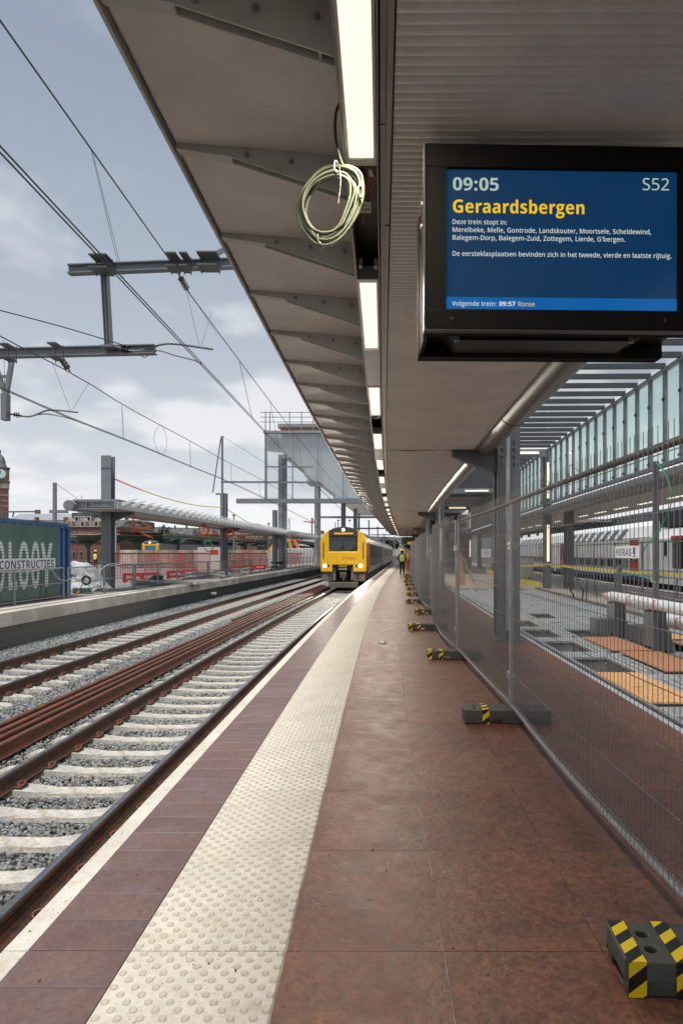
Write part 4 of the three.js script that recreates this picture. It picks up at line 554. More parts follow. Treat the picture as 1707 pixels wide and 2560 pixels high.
  const pg = new MB(); pg.rbox(-0.15, 0.15, -0.03, 0.03, 0.026, 0.032, 0.003); pg.build('plate', M.white, plate); new MB().quad([0.145, -0.028, 0.0252], [-0.145, -0.028, 0.0252], [-0.145, 0.028, 0.0252], [0.145, 0.028, 0.0252], [0, 0, 1, 0, 1, 1, 0, 1]).build('plate_print', hm, plate); plate.rotation.y += 0; plate.scale.z = -1 * -1;
  plate.children.forEach((c) => { c.position.z = -0.086; });
  const cord = thing('green_cord', 'green cord looped through the fence near the maker plate', 'cord'); const qq = (s, y, dx = -0.035) => { const f2 = (s - sa) / (sb - sa), v = A.clone().lerp(C, f2); return new THREE.Vector3(v.x + dx, y, v.z); };
  new MB().tube([qq(2.74, 1.95), qq(2.64, 1.87), qq(2.6, 1.77), qq(2.7, 1.66), qq(2.84, 1.585), qq(3.0, 1.53, 0.0), qq(3.12, 1.49), qq(3.18, 1.455), qq(3.05, 1.45, -0.02), qq(2.85, 1.44), qq(2.74, 1.42)], 0.0026, 6, 60).build('cord', M.green, cord);
  const wires = thing('wire_end', 'thin black tie wire twisted round the fence top rail', 'wire'); new MB().tube([qq(4.7, 2.0, 0), qq(4.62, 2.09, -0.03), qq(4.5, 2.05, -0.01), qq(4.55, 1.98, -0.03), qq(4.4, 2.03, 0.01), qq(4.3, 2.1, -0.01)], 0.0022, 5, 40).build('tie', M.cable, wires); new MB().tube([qq(4.1, 2.0, 0), qq(4.0, 2.08, -0.02), qq(4.05, 2.12, 0), qq(3.9, 2.06, 0.01)], 0.0022, 5, 24).build('tie', M.cable, wires);
  // rubber feet with hazard tape
  const body = new MB(), hole = (x, z, r) => { const p = new THREE.Path(); p.absarc(x, z, r, 0, Math.PI * 2, true); return p; };
  const top = new THREE.Shape([[-0.39, -0.1], [-0.37, -0.115], [0.37, -0.115], [0.39, -0.1], [0.39, 0.1], [0.37, 0.115], [-0.37, 0.115], [-0.39, 0.1]].map((p) => new THREE.Vector2(...p))); for (const [x, z] of [[-0.285, -0.045], [-0.285, 0.045], [0.285, -0.045], [0.285, 0.045], [0.03, 0]]) top.holes.push(hole(x, z, x > 0.02 && x < 0.1 ? 0.024 : 0.028)); const sl = new THREE.Path([[-0.2, -0.03], [-0.2, 0.0], [-0.03, 0.0], [-0.03, -0.03]].map((p) => new THREE.Vector2(...p))); top.holes.push(sl);
  body.geo(new THREE.ExtrudeGeometry(top, { depth: 0.062, bevelEnabled: true, bevelSize: 0.006, bevelThickness: 0.006, bevelSegments: 2, curveSegments: 16 }), T4(0, 0.057, 0, 0, -Math.PI / 2, 0));
  for (const [x0, x1] of [[-0.39, -0.20], [0.22, 0.39]]) { body.rbox(x0, x1, 0, 0.058, -0.118, -0.06, 0.012); body.rbox(x0, x1, 0, 0.058, 0.06, 0.118, 0.012); } body.rbox(-0.05, 0.13, 0, 0.058, -0.116, 0.116, 0.014); body.box(-0.34, -0.24, 0.048, 0.05, -0.09, 0.09); body.box(0.24, 0.34, 0.048, 0.05, -0.09, 0.09); body.box(-0.21, -0.02, 0.048, 0.05, -0.05, 0.02); body.prism([[0.13, 0.0585], [0.22, 0.0585], [0.13, 0.03]], 0.2, T4(0, 0, -0.1));
  const fg = body.geom(), fm = mat([0.088, 0.092, 0.08], 0.7, { map: tGrime, bump: tFine, bumpScale: 0.003 });
  const hz = mat([0.8, 0.8, 0.8], 0.45); hz.map = canvasTex(128, 512, (g, w, h) => { g.fillStyle = '#15140f'; g.fillRect(0, 0, w, h); g.fillStyle = '#f0cf0a'; for (let k = -1; k < 5; k++) { g.beginPath(); const y = k * 128; g.moveTo(0, y + 62); g.lineTo(w, y); g.lineTo(w, y + 64); g.lineTo(0, y + 126); g.fill(); } });
  const band = (x, w, o = 0) => { const m = new MB(), e = 0.0015, z = 0.1215 + e, y = 0.1255 + e; m.quad([x, 0.001, z], [x + w, 0.001, z], [x + w, y, z], [x, y, z], [0, o, 1, o, 1, o + 0.3, 0, o + 0.3]); m.quad([x, y, z], [x + w, y, z], [x + w, y, -z], [x, y, -z], [0, o + 0.3, 1, o + 0.3, 1, o + 0.9, 0, o + 0.9]); m.quad([x, y, -z], [x + w, y, -z], [x + w, 0.001, -z], [x, 0.001, -z], [0, o + 0.9, 1, o + 0.9, 1, o + 1.2, 0, o + 1.2]); return m.geom(); };
  hz.map.wrapS = hz.map.wrapT = THREE.RepeatWrapping;
  const b1 = band(-0.388, 0.062, 0.1), b2 = band(-0.225, 0.062, 0.45), names = ['at the lower picture corner', 'under the double posts of the nearest joint', 'second from the picture corner foot', 'third from the picture corner foot', 'fourth from the picture corner foot', 'fifth from the picture corner foot', 'sixth from the picture corner foot', 'seventh from the picture corner foot', 'eighth from the picture corner foot', 'ninth from the picture corner foot', 'tenth from the picture corner foot', 'eleventh from the picture corner foot', 'twelfth from the picture corner foot'];
  POST.forEach(([s, u], k) => { const t = thing('fence_weight', `dark rubber fence foot with hazard tape, ${names[k]}`, 'fence foot', 'rubber fence feet along the platform'); onTrack(t, s, k ? u - 0.03 + rr(-0.03, 0.03) : 1.26, 0.001); t.rotation.y += k === 0 ? -0.05 : rr(-0.08, 0.08); if (k === 3) t.position.x -= 0.1; put('foot_body', fg, fm, t); if (k !== 1) put('hazard_tape', b1, hz, t); put('hazard_tape', b2, hz, t); });
  // paper scrap and small platform litter
  const sc = thing('paper_scrap', 'crumpled white and red paper scrap lying on the brown tiles', 'litter', null, at(957, 1609, 10.75)); sc.position.y = 0.002; const cg = new THREE.IcosahedronGeometry(0.05, 1), cp = cg.attributes.position; for (let k = 0; k < cp.count; k++) { const h = rngOf(Math.round((cp.getX(k) + 2) * 997 + (cp.getY(k) + 2) * 313 + cp.getZ(k) * 71))(); cp.setXYZ(k, cp.getX(k) * (0.9 + h * 0.6), Math.max(0, cp.getY(k) * 0.5 + 0.012 * h), cp.getZ(k) * (0.7 + h * 0.4)); } cg.computeVertexNormals(); put('paper', cg, M.white, sc); new MB().box(0.0, 0.05, 0.012, 0.03, -0.02, 0.02).build('red_print', M.red, sc);
  const bits = new MB(), rb = rngOf(414); for (let n = 0; n < 150; n++) { const d = 2.2 + 9 * rb() ** 1.6, u = mix(-1.3, 2.2, rb()), p = P(d, u, 0.0012), w = mix(0.0025, 0.008, rb() ** 2), a = rb() * 6.28, l = w * mix(1, 2.6, rb()); bits.geo(new MB().box(-l / 2, l / 2, 0, 0.0016, -w / 2, w / 2).geom(), T4(p.x, p.y, p.z, a)); }
  tag(bits.build('grit_litter', mat([0.035, 0.03, 0.025], 0.9)), 'scattered dark grit and leaf scraps on the platform', 'litter', null, 'stuff');
}
// ================================================================ OVERHEAD LINE
{
  const wire = (parent, name, pts, r, m = M.cable) => new MB().tube(pts, r, 5, Math.max(8, pts.length * 4)).build(name, m, parent);
  // near track: straight run of catenary
  const nc = thing('contact_line', 'overhead contact line of the near track with its hanging wires', 'overhead wire');
  const cx = -3.295, cy = 5.07, mx = -3.72, my = 6.79;
  for (const dx of [-0.022, 0.022]) wire(nc, 'contact_wire', [[cx + dx * 1.5, cy, 2], [cx + dx, cy, -11.5], [cx + dx, cy + 0.03, -30], [cx + 0.35, cy + 0.1, -60], [cx + 1.4, cy + 0.1, -100]], 0.009);
  wire(nc, 'messenger_wire', [[mx, my + 0.02, 2], [mx, my, -6], [mx, my - 0.02, -11.4]], 0.011); wire(nc, 'messenger_wire', [[mx + 0.02, my - 0.16, -12.2], [mx + 0.1, my - 0.2, -20], [mx + 0.3, my - 0.24, -32], [mx + 1.0, my - 0.3, -60], [mx + 2.1, my - 0.3, -100]], 0.011);
  for (const d of [4.1, 8.1, 16.3, 20.6, 27, 34, 42]) { const x = d < 12 ? mx : mx + 0.02 + (d - 12) * 0.012, y = d < 12 ? my : my - 0.16 - (d - 12) * 0.004; for (const o of [0, 0.035]) wire(nc, 'dropper', [[x, y, -d + o], [(x + cx) / 2, (y + cy) / 2, -d + o * 2], [cx, cy, -d + o * 3]], 0.0035); }
  wire(nc, 'dropper', [[mx + 0.02, my - 0.18, -12.9], [-3.0, 5.6, -11.6]], 0.003);
  // left track
  const lc = thing('contact_line', 'overhead contact line of the far track with a wire loop', 'overhead wire');
  const C = [[-970, 1045 - 40, 8], [0, 970, 11.2], [185, 1050, 13.4], [310, 1098, 15.7], [405, 1137, 18.2], [475, 1166, 20.6], [560, 1200, 24.4], [665, 1248, 33], [790, 1310, 60]].slice(1).map((q) => at(...q));
  C.unshift(new THREE.Vector3(C[0].x - 0.2, C[0].y, 0)); for (const o of [0, 0.03]) wire(lc, 'contact_wire', C.map((v) => v.clone().add(new THREE.Vector3(o, o * 0.4, 0))), 0.009);
  const Mw = [[0, 840, 9.6], [130, 906, 11], [223, 958, 12.2], [305, 1010, 13.9], [400, 1062, 16.2], [475, 1102, 18.5], [560, 1150, 22.3], [665, 1205, 29], [760, 1262, 45]].map((q) => at(...q)); Mw.unshift(new THREE.Vector3(Mw[0].x - 0.1, Mw[0].y, 0)); wire(lc, 'messenger_wire', Mw, 0.010);
  for (const [a, b] of [[[305, 1010, 13.9], [308, 1097, 15.65]], [[475, 1102, 18.5], [476, 1166, 20.6]], [[577, 1158, 23], [578, 1208, 25.5]], [[648, 1196, 28], [650, 1242, 31]]]) for (const o of [0, 0.03]) wire(lc, 'dropper', [at(...a), at(...b).add(new THREE.Vector3(o, 0, 0))], 0.0035);
  wire(lc, 'wire_loop', [[400, 1062, 16.2], [388, 1080, 16.7], [386, 1100, 17], [392, 1122, 17.6], [404, 1136, 18.2], [414, 1126, 17.8], [417, 1100, 17.2], [412, 1078, 16.6], [402, 1063, 16.2]].map((q) => at(...q)), 0.0045);
  // gantry: upper beam, drop post, lower beam, arms
  const g = thing('wire_gantry', 'grey steel gantry with drop post carrying the overhead wires', 'gantry'); const D = 11.6, D2 = 12.6;
  const ibeam = (a, b, h, name, m = M.steelGrey) => { const o = new MB(); o.bar(a, b, 0.025, h - 0.02); const up = new THREE.Vector3(0, h / 2, 0); o.bar(a.clone().add(up), b.clone().add(up), 0.15, 0.022); o.bar(a.clone().sub(up), b.clone().sub(up), 0.15, 0.022); return o.build(name, m, g); };
  ibeam(at(173, 675, D), at(1050, 640, D), 0.15, 'upper_beam'); ibeam(at(-330, 892, D2), at(389, 874, D), 0.15, 'lower_beam');
  { const a = at(263, 684, D), b = at(273, 868, D), o = new MB(); o.bar(a, b, 0.02, 0.13, [0, 0, 1]); o.bar(a.clone().add(new THREE.Vector3(-0.05, 0, 0)), b.clone().add(new THREE.Vector3(-0.05, 0, 0)), 0.014, 0.14, [0, 0, 1]); o.bar(a.clone().add(new THREE.Vector3(0.05, 0, 0)), b.clone().add(new THREE.Vector3(0.05, 0, 0)), 0.014, 0.14, [0, 0, 1]); o.box(a.x - 0.13, a.x + 0.13, a.y + 0.0, a.y + 0.03, a.z - 0.12, a.z + 0.12); o.box(b.x - 0.12, b.x + 0.12, b.y - 0.02, b.y + 0.015, b.z - 0.11, b.z + 0.11); o.build('drop_post', M.steelGrey, g); }
  for (const [x, y, w] of [[262, 668, 0.32], [440, 664, 0.18], [470, 664, 0.14], [527, 662, 0.36], [32, 886, 0.16], [150, 884, 0.16]]) { const c = at(x, y, D - 0.12), o = new MB(); o.box(c.x - w / 2, c.x + w / 2, c.y + 0.09, c.y + 0.115, c.z - 0.02, c.z + 0.3); o.box(c.x - w / 2, c.x + w / 2, c.y - 0.135, c.y - 0.11, c.z - 0.02, c.z + 0.3); for (const q of [-0.9, 0.9]) o.rod([c.x + q * w / 2, c.y - 0.17, c.z], [c.x + q * w / 2, c.y + 0.15, c.z], 0.009, 6); o.build('beam_clamp', M.anthracite, g); }
  const insul = (a, b, n, name) => { const o = new MB(); o.rod(a, b, 0.014, 8); for (let k = 0; k < n; k++) { const t = 0.2 + 0.6 * (k + 0.5) / n, p = a.clone().lerp(b, t), q = a.clone().lerp(b, t + 0.05); o.rod(p, q, 0.062, 12, 0.03); } o.build(name, mat([0.05, 0.045, 0.045], 0.35), g); };
  insul(at(445, 682, D), new THREE.Vector3(mx + 0.02, my - 0.16, -12.2), 4, 'insulator'); insul(at(150, 892, D2), at(176, 928, 12.0), 3, 'insulator');
  // stay from the upper beam, guy wires
  const st = new MB(); st.bar(at(515, 648, D), at(560, 625, D + 0.2), 0.05, 0.09); st.rod(at(545, 635, D + 0.1), at(640, 590, D + 1), 0.02, 6); st.build('stay', M.steelGrey, g);
  wire(g, 'guy_wire', [at(-40, 765, 10), at(160, 818, 11), at(320, 866, 11.6)], 0.010);
  const arm = (pts, r, n) => new MB().tube(pts.map((q) => at(...q)), r, 7, 30).build(n, M.steelGrey, g);
  arm([[285, 866, D], [340, 878, D], [385, 866, D], [420, 859, D], [500, 868, D], [532, 873, D]], 0.022, 'registration_arm'); arm([[345, 880, D], [395, 876, D], [440, 889, D], [490, 902, D], [504, 909, D]], 0.014, 'steady_arm'); arm([[345, 882, D], [362, 893, D], [375, 886, D], [392, 878, D]], 0.009, 'arm_hook');
  arm([[20, 1034, 13.1], [75, 1041, 13.2], [118, 1026, 13.3], [150, 1026, 13.3], [196, 1031, 13.4]], 0.02, 'registration_arm'); arm([[70, 1042, 13.2], [110, 1035, 13.3], [150, 1040, 13.4], [188, 1050, 13.4]], 0.012, 'steady_arm');
  insul(at(298, 872, D), at(330, 876, D), 3, 'insulator'); insul(at(30, 1036, 13.1), at(56, 1039, 13.15), 3, 'insulator');
  { const o = new MB(), q = (x, y) => at(x, y, 13.0); o.bar(q(-10, 910), q(14, 985), 0.07, 0.07); o.bar(q(33, 890), q(17, 985), 0.08, 0.08); o.bar(q(-4, 941), q(24, 941), 0.05, 0.05); o.box(q(8, 0).x, q(22, 0).x, q(0, 1051).y, q(0, 985).y, -13.08, -12.92); o.build('hanger_frame', M.steelGrey, g); }
  for (const [a, b] of [[[300, 909, 12.2], [176, 1026, 13.3]], [[223, 958, 12.6], [180, 1026, 13.3]], [[529, 779, 13.1], [503, 868, 11.6]], [[458, 690, 12.0], [499, 868, 11.6]]].slice(1)) wire(g, 'dropper', [at(...a), at(...b)], 0.0035);
  wire(g, 'dropper', [at(133, 910, 11.2), at(177, 1026, 13.3)], 0.0035); wire(g, 'dropper', [at(10, 850, 10), at(13, 975, 11.4)], 0.004);
  // farther mast with diagonal and cross beams
  const m2 = thing('catenary_mast', 'tall thin grey mast with a diagonal strut beside the second canopy column', 'mast'); const E = 43;
  { const o = new MB(); o.bar(at(556, 1400, E), at(556, 1090, E), 0.13, 0.13, [0, 0, 1]); o.build('mast_pole', M.steelGrey, m2); new MB().bar(at(532, 1232, E), at(553, 1093, E), 0.07, 0.07, [0, 0, 1]).build('strut', M.steelGrey, m2); new MB().bar(at(540, 1235, E), at(556, 1235, E), 0.1, 0.12).build('bracket', M.steelGrey, m2); new MB().bar(at(556, 1205, E), at(799, 1206, E + 2), 0.12, 0.12).build('cross_beam', M.steelGrey, m2); new MB().tube([at(558, 1092, E), at(668, 1160, 52), at(760, 1215, 70)], 0.012, 5).build('guy_wire', M.cable, m2); }
  const hb = thing('lattice_gantry', 'distant row of thin gantry beams and posts over the tracks behind the train', 'gantry');
  for (const [x0, x1, y, d] of [[790, 960, 1293, 95], [890, 1040, 1321, 130], [925, 1010, 1337, 170], [940, 1030, 1349, 220], [795, 930, 1206, 62]]) new MB().bar(at(x0, y, d), at(x1, y, d), 0.22, 0.3).build('cross_beam', M.steelGrey, hb);
  for (const [x, y0, d, w] of [[859, 1246, 100, 0.42], [897, 1283, 125, 0.4], [922, 1300, 160, 0.4], [944, 1322, 170, 0.35], [960, 1333, 200, 0.3], [838, 1305, 150, 0.2], [845, 1305, 150, 0.2], [986, 1340, 220, 0.3], [1003, 1345, 240, 0.3]]) { const p = at(x, y0, d); new MB().box(p.x - w / 2, p.x + w / 2, 0, p.y, p.z - w / 2, p.z + w / 2).build('gantry_post', M.steelGrey, hb); }
  for (const [x, y, d] of [[846, 1300, 150], [874, 1300, 150], [944, 1318, 170], [966, 1326, 180]]) { const p = at(x, y, d), o = new MB(); o.rod([p.x, p.y - 1.2, p.z], [p.x, p.y + 0.5, p.z], 0.06, 6); o.rod([p.x - 0.4, p.y, p.z], [p.x + 0.4, p.y, p.z], 0.05, 6); o.lathe([[0.02, -0.35], [0.35, -0.1], [0.4, 0]], 8, T4(p.x, p.y, p.z)); o.build('insulator_drop', M.steelGrey, hb); }
  const ms = thing('signal_mast', 'grey mast standing behind the blue container', 'mast'); { const p = at(138, 1207, 60); new MB().box(p.x - 0.14, p.x + 0.14, 0, p.y, p.z - 0.14, p.z + 0.14).build('mast_pole', M.steelGrey, ms); new MB().tube([p, at(190, 1244, 70), at(250, 1290, 90)], 0.02, 5).build('guy_wire', M.cable, ms); new MB().bar(at(126, 1279, 60), at(170, 1279, 60), 0.3, 0.3).build('cross_beam', M.steelGrey, ms); }
  const ls = thing('line_beam', 'thin dark beam with hanging fittings across the clock tower', 'gantry'); new MB().bar(at(-40, 1280, 55), at(100, 1279, 55), 0.1, 0.12).build('cross_beam', M.anthracite, ls); for (const [x, y] of [[8, 1300], [18, 1296], [36, 1292]]) new MB().bar(at(x, 1281, 55), at(x - 4, y, 55), 0.07, 0.1).build('fitting', M.anthracite, ls); new MB().bar(at(8, 1281, 55), at(8, 1383 + 43.9, 55), 0.16, 0.16, [0, 0, 1]).build('post', M.anthracite, ls);
}
// ================================================================ TRAINS
{ // yellow-fronted train on the near track
  const F = 38.6, UC = -3.18, t = thing('yellow_train', 'yellow-fronted passenger train with lit headlights arriving at the platform', 'train');
  const dark = mat([0.055, 0.055, 0.06], 0.35, { map: tPaint }), side = mat([0.085, 0.075, 0.066], 0.3, { metal: 0.3, map: tGrime, clearcoat: 0.15, clearcoatRoughness: 0.3 }), roof = mat([0.07, 0.071, 0.073], 0.4, { map: tGrime }), skirt = mat([0.20, 0.19, 0.175], 0.7, { map: tGrime }), under = mat([0.02, 0.02, 0.02], 0.8);
  const nose = new THREE.Group(); nose.name = 'cab'; t.add(nose); onTrack(nose, F, UC, RT);
  const half = [[1.33, 1.2], [1.365, 1.5], [1.37, 3.02], [1.31, 3.28], [1.16, 3.5], [0.93, 3.67]];
  const outline = [[0.66, 1.2], ...half, [0.93, 2.36], [-0.95, 2.36], ...half.slice().reverse().map(([x, y]) => [-x, y]), [-0.74, 1.2], [-0.74, 1.63], [0.66, 1.63]];
  const shell = new MB(); shell.prism(outline, 0.1, T4(0, 0, -0.16), 0.06); shell.build('cab_front', M.yellow, nose);
  const sec = (k) => [[1.365, 1.18], [1.40, 1.5], [1.405, 3.0], [1.33, 3.3], [1.17, 3.52], [0.93, 3.70]].map(([x, y]) => [x * k, y]);
  for (const f of [1, -1]) { const m = new MB(), A = sec(1), Z0 = -0.16, Z1 = -2.0; for (let k = 0; k < A.length - 1; k++) { const a = A[k], b = A[k + 1]; const q = [[f * a[0] * 0.99, a[1], Z0], [f * a[0], a[1], Z1], [f * b[0], b[1], Z1], [f * b[0] * 0.99, b[1], Z0]]; f > 0 ? m.quad(...q) : m.quad(q[1], q[0], q[3], q[2]); } m.build('cab_side', M.yellow, nose); new MB().box(f > 0 ? 1.20 : -1.27, f > 0 ? 1.27 : -1.20, 1.95, 3.0, -0.05, 0.005).build('grab_recess', mat([0.35, 0.19, 0.0], 0.5), nose); new MB().tube([[f * 1.24, 1.97, 0], [f * 1.24, 2.02, 0.05], [f * 1.24, 2.92, 0.05], [f * 1.24, 2.97, 0]], 0.02, 6).build('grab_rail', under, nose); }
  new MB().prism([[-0.95, 3.38], [0.93, 3.38], [0.93, 3.66], [0.62, 3.83], [0.3, 3.91], [0, 3.93], [-0.3, 3.91], [-0.62, 3.83], [-0.95, 3.66]], 0.5, T4(0, 0, -0.55), 0.03).build('roof_cap', dark, nose);
  new MB().box(-0.95, 0.93, 2.36, 3.38, -0.2, -0.14).build('window_frame', mat([0.16, 0.155, 0.17], 0.4), nose);
  const wsM = mat([0.03, 0.04, 0.05], 0.06, { phys: true });
  new MB().rbox(-0.90, 0.72, 2.41, 3.33, -0.145, -0.125, 0.05).build('windscreen', wsM, nose); new MB().box(0.74, 0.91, 2.41, 3.33, -0.139, -0.13).build('windscreen_edge', dark, nose);
  for (const [x0, y0, x1, y1] of [[-0.44, 2.36, 0.0, 2.8], [0.38, 2.36, 0.82, 2.8]]) { new MB().bar([x0, y0, -0.07], [x1, y1, -0.09], 0.04, 0.09, [0, 0, 1]).build('wiper_arm', under, nose); new MB().bar([x1, y1 - 0.33, -0.1], [x1, y1 + 0.38, -0.1], 0.025, 0.03, [0, 0, 1]).build('wiper_blade', under, nose); }
  const dm = mat([0.02, 0.02, 0.02], 0.4); dm.emissiveMap = canvasTex(512, 72, (g, w, h) => { g.fillStyle = '#1a1408'; g.fillRect(0, 0, w, h); g.fillStyle = '#ffb42a'; g.font = 'bold 60px monospace'; const k = (w - 60) / g.measureText('GERAARDSBERGEN').width; g.translate(40, 57); g.scale(k, 1); g.fillText('GERAARDSBERGEN', 0, 0); }); dm.emissive.setRGB(1, 1, 1); dm.emissiveIntensity = 1.0;
  new MB().box(-0.72, 0.7, 3.43, 3.64, -0.03, -0.005).build('destination_frame', mat([0.06, 0.058, 0.05], 0.5), nose); new MB().quad([-0.68, 3.45, 0], [0.66, 3.45, 0], [0.66, 3.62, 0], [-0.68, 3.62, 0], [0, 0, 1, 0, 1, 1, 0, 1]).build('destination_display', dm, nose);
  const lampY = 1.53, head = glow([1, 0.93, 0.78], 6), off = mat([0.05, 0.05, 0.055], 0.2);
  for (const x of [-1.155, 1.06]) { new MB().rod([x, lampY, -0.02], [x, lampY, 0.012], 0.105, 20).build('headlight', head, nose); const sp = new THREE.SpotLight(new THREE.Color().setRGB(1, 0.93, 0.78), 60, 0, 0.5, 0.6, 2); sp.name = 'headlight_light'; const w = new THREE.Vector3(x, lampY, 0.1).applyEuler(nose.rotation).add(nose.position), to = new THREE.Vector3(x, lampY - 1.3, 14).applyEuler(nose.rotation).add(nose.position); sp.position.copy(w); sp.target.position.copy(to); scene.add(sp, sp.target); }
  for (const x of [-0.93, 0.84]) new MB().rod([x, lampY, -0.02], [x, lampY, 0.01], 0.085, 18).build('tail_lamp', off, nose);
  new MB().rod([0, 3.76, -0.02], [0, 3.76, 0.02], 0.09, 16).build('top_headlight', glow([1, 0.8, 0.5], 4), nose);
  const num = mat([0.42, 0.40, 0.36], 0.5); const nm = canvasTex(512, 128, (g, w, h) => { g.fillStyle = '#e0a800'; g.fillRect(0, 0, w, h); g.fillStyle = '#6f6d66'; g.font = 'bold 112px sans-serif'; g.fillText('4161', 196, 104); g.strokeStyle = '#c59b2a'; g.lineWidth = 7; g.beginPath(); g.ellipse(66, 64, 58, 44, 0, 0, 7); g.stroke(); g.font = 'bold 70px sans-serif'; g.fillText('B', 44, 88); }); const nmM = mat([1, 1, 1], 0.35); nmM.map = nm;
  new MB().quad([-0.12, 1.86, 0.0015], [0.88, 1.86, 0.0015], [0.88, 2.11, 0.0015], [-0.12, 2.11, 0.0015], [0, 0, 1, 0, 1, 1, 0, 1]).build('fleet_number', nmM, nose);
  new MB().box(-0.3, 0.22, 1.44, 1.6, -0.2, -0.1).build('coupler_flap', M.yellow, nose); new MB().box(-0.74, 0.66, 1.2, 1.63, -0.6, -0.22).build('coupler_recess', under, nose);
  for (const f of [-1, 1]) { const x0 = f > 0 ? 0.66 : -1.35, x1 = f > 0 ? 1.35 : -0.74; new MB().rbox(x0, x1, 1.0, 1.195, -0.8, -0.11, 0.02).build('bumper_band', dark, nose); new MB().rbox(x0, x1, 0.55, 1.0, -0.8, -0.10, 0.04).build('side_skirt', skirt, nose); new MB().box(f > 0 ? 0.46 : -0.74, f > 0 ? 0.66 : -0.5, 0.62, 1.42, -0.8, -0.2).build('inner_skirt', skirt, nose); new MB().rbox(f > 0 ? 0.78 : -0.98, f > 0 ? 0.98 : -0.78, 0.96, 1.02, -0.1, 0.03, 0.01).build('step', under, nose); }
  new MB().rod([-0.3, 1.28, -0.1], [0.22, 1.28, -0.1], 0.09, 12).rbox(-0.24, 0.2, 0.75, 1.12, -0.5, 0.02, 0.05).rod([-0.05, 0.95, 0], [-0.05, 0.95, 0.14], 0.15, 14).rbox(-0.06, 0.12, 0.62, 0.95, 0.0, 0.12, 0.02).build('coupler', mat([0.13, 0.12, 0.115], 0.5, { metal: 0.5, map: tGrime }), nose);
  new MB().box(-0.5, 0.46, 0.4, 1.2, -1.4, -0.9).build('underframe', under, nose); new MB().prism([[-0.83, 0.2], [0.87, 0.2], [0.93, 0.52], [-0.88, 0.52]], 0.05, T4(0, 0, 0.02, 0, 0.15, 0), 0.01).build('snow_plough', mat([0.22, 0.195, 0.17], 0.75, { map: tGrime }), nose);
  const prof = [[1.4, 1.02], [1.42, 1.5], [1.42, 2.95], [1.34, 3.3], [1.18, 3.54], [0.9, 3.72], [0.5, 3.86], [0, 3.92]];
  const ring = [...prof.slice().reverse().map(([x, y]) => [-x, y]).reverse(), ...prof.slice().reverse()].map(([x, y]) => [UC + x, RT + y]);
  [[F + 1.9, F + 25.6], [F + 26.2, F + 51.5], [F + 52.1, F + 77]].forEach(([a, b], k) => {
    const sideP = (f, from, to) => prof.slice(from, to).map(([x, y]) => [UC + f * x, RT + y]);
    for (const f of [1, -1]) sweep(f > 0 ? sideP(1, 0, 4).reverse() : sideP(-1, 0, 4), a, b, { closed: false, step: 2.5 }).build('car_side', side, t);
    sweep([...sideP(-1, 3, 8), ...sideP(1, 3, 7).reverse()], a, b, { closed: false, step: 2.5 }).build('car_roof', roof, t);
    sweep([[UC - 1.3, RT + 1.0], [UC + 1.3, RT + 1.0], [UC + 1.3, RT + 0.3], [UC - 1.3, RT + 0.3]], a + 1, b - 1, { step: 3 }).build('car_underframe', under, t);
    for (const s of [a + 0.02, b - 0.02]) { const e = new MB(); e.prism([...prof.map(([x, y]) => [x, y]), ...prof.slice().reverse().map(([x, y]) => [-x, y])], 0.04, T4(0, 0, -0.02)); onTrack(e.build('car_end', dark, t), s, UC, RT); }
    for (let s = a + 2.2; s < b - 1.6; s += 2.15) { sweep([[UC + 1.428, RT + 2.85], [UC + 1.432, RT + 1.98]], s, s + 1.86, { closed: false }).build('side_window', M.glassDark, t); }
    for (const s of [a + 0.35, b - 2]) sweep([[UC + 1.426, RT + 3.0], [UC + 1.43, RT + 1.05]], s, s + 1.2, { closed: false }).build('car_door', mat([0.30, 0.28, 0.27], 0.4, { map: tGrime }), t);
    sweep([[UC + 1.43, RT + 1.35], [UC + 1.435, RT + 1.25]], a + 2, b - 2, { closed: false, step: 3 }).build('side_stripe', mat([0.34, 0.32, 0.3], 0.4), t);
    for (const s of [a + 3, a + 5.4, b - 5.4, b - 3]) { const w = new MB().rod([0.8, 0.45, 0], [0.9, 0.45, 0], 0.45, 18).build('wheel', under, t); onTrack(w, s, UC, RT); }
  });
  new MB().box(1.40, 1.43, 0.7, 2.9, -1.1, -0.98).build('red_edge', M.red, nose);
}
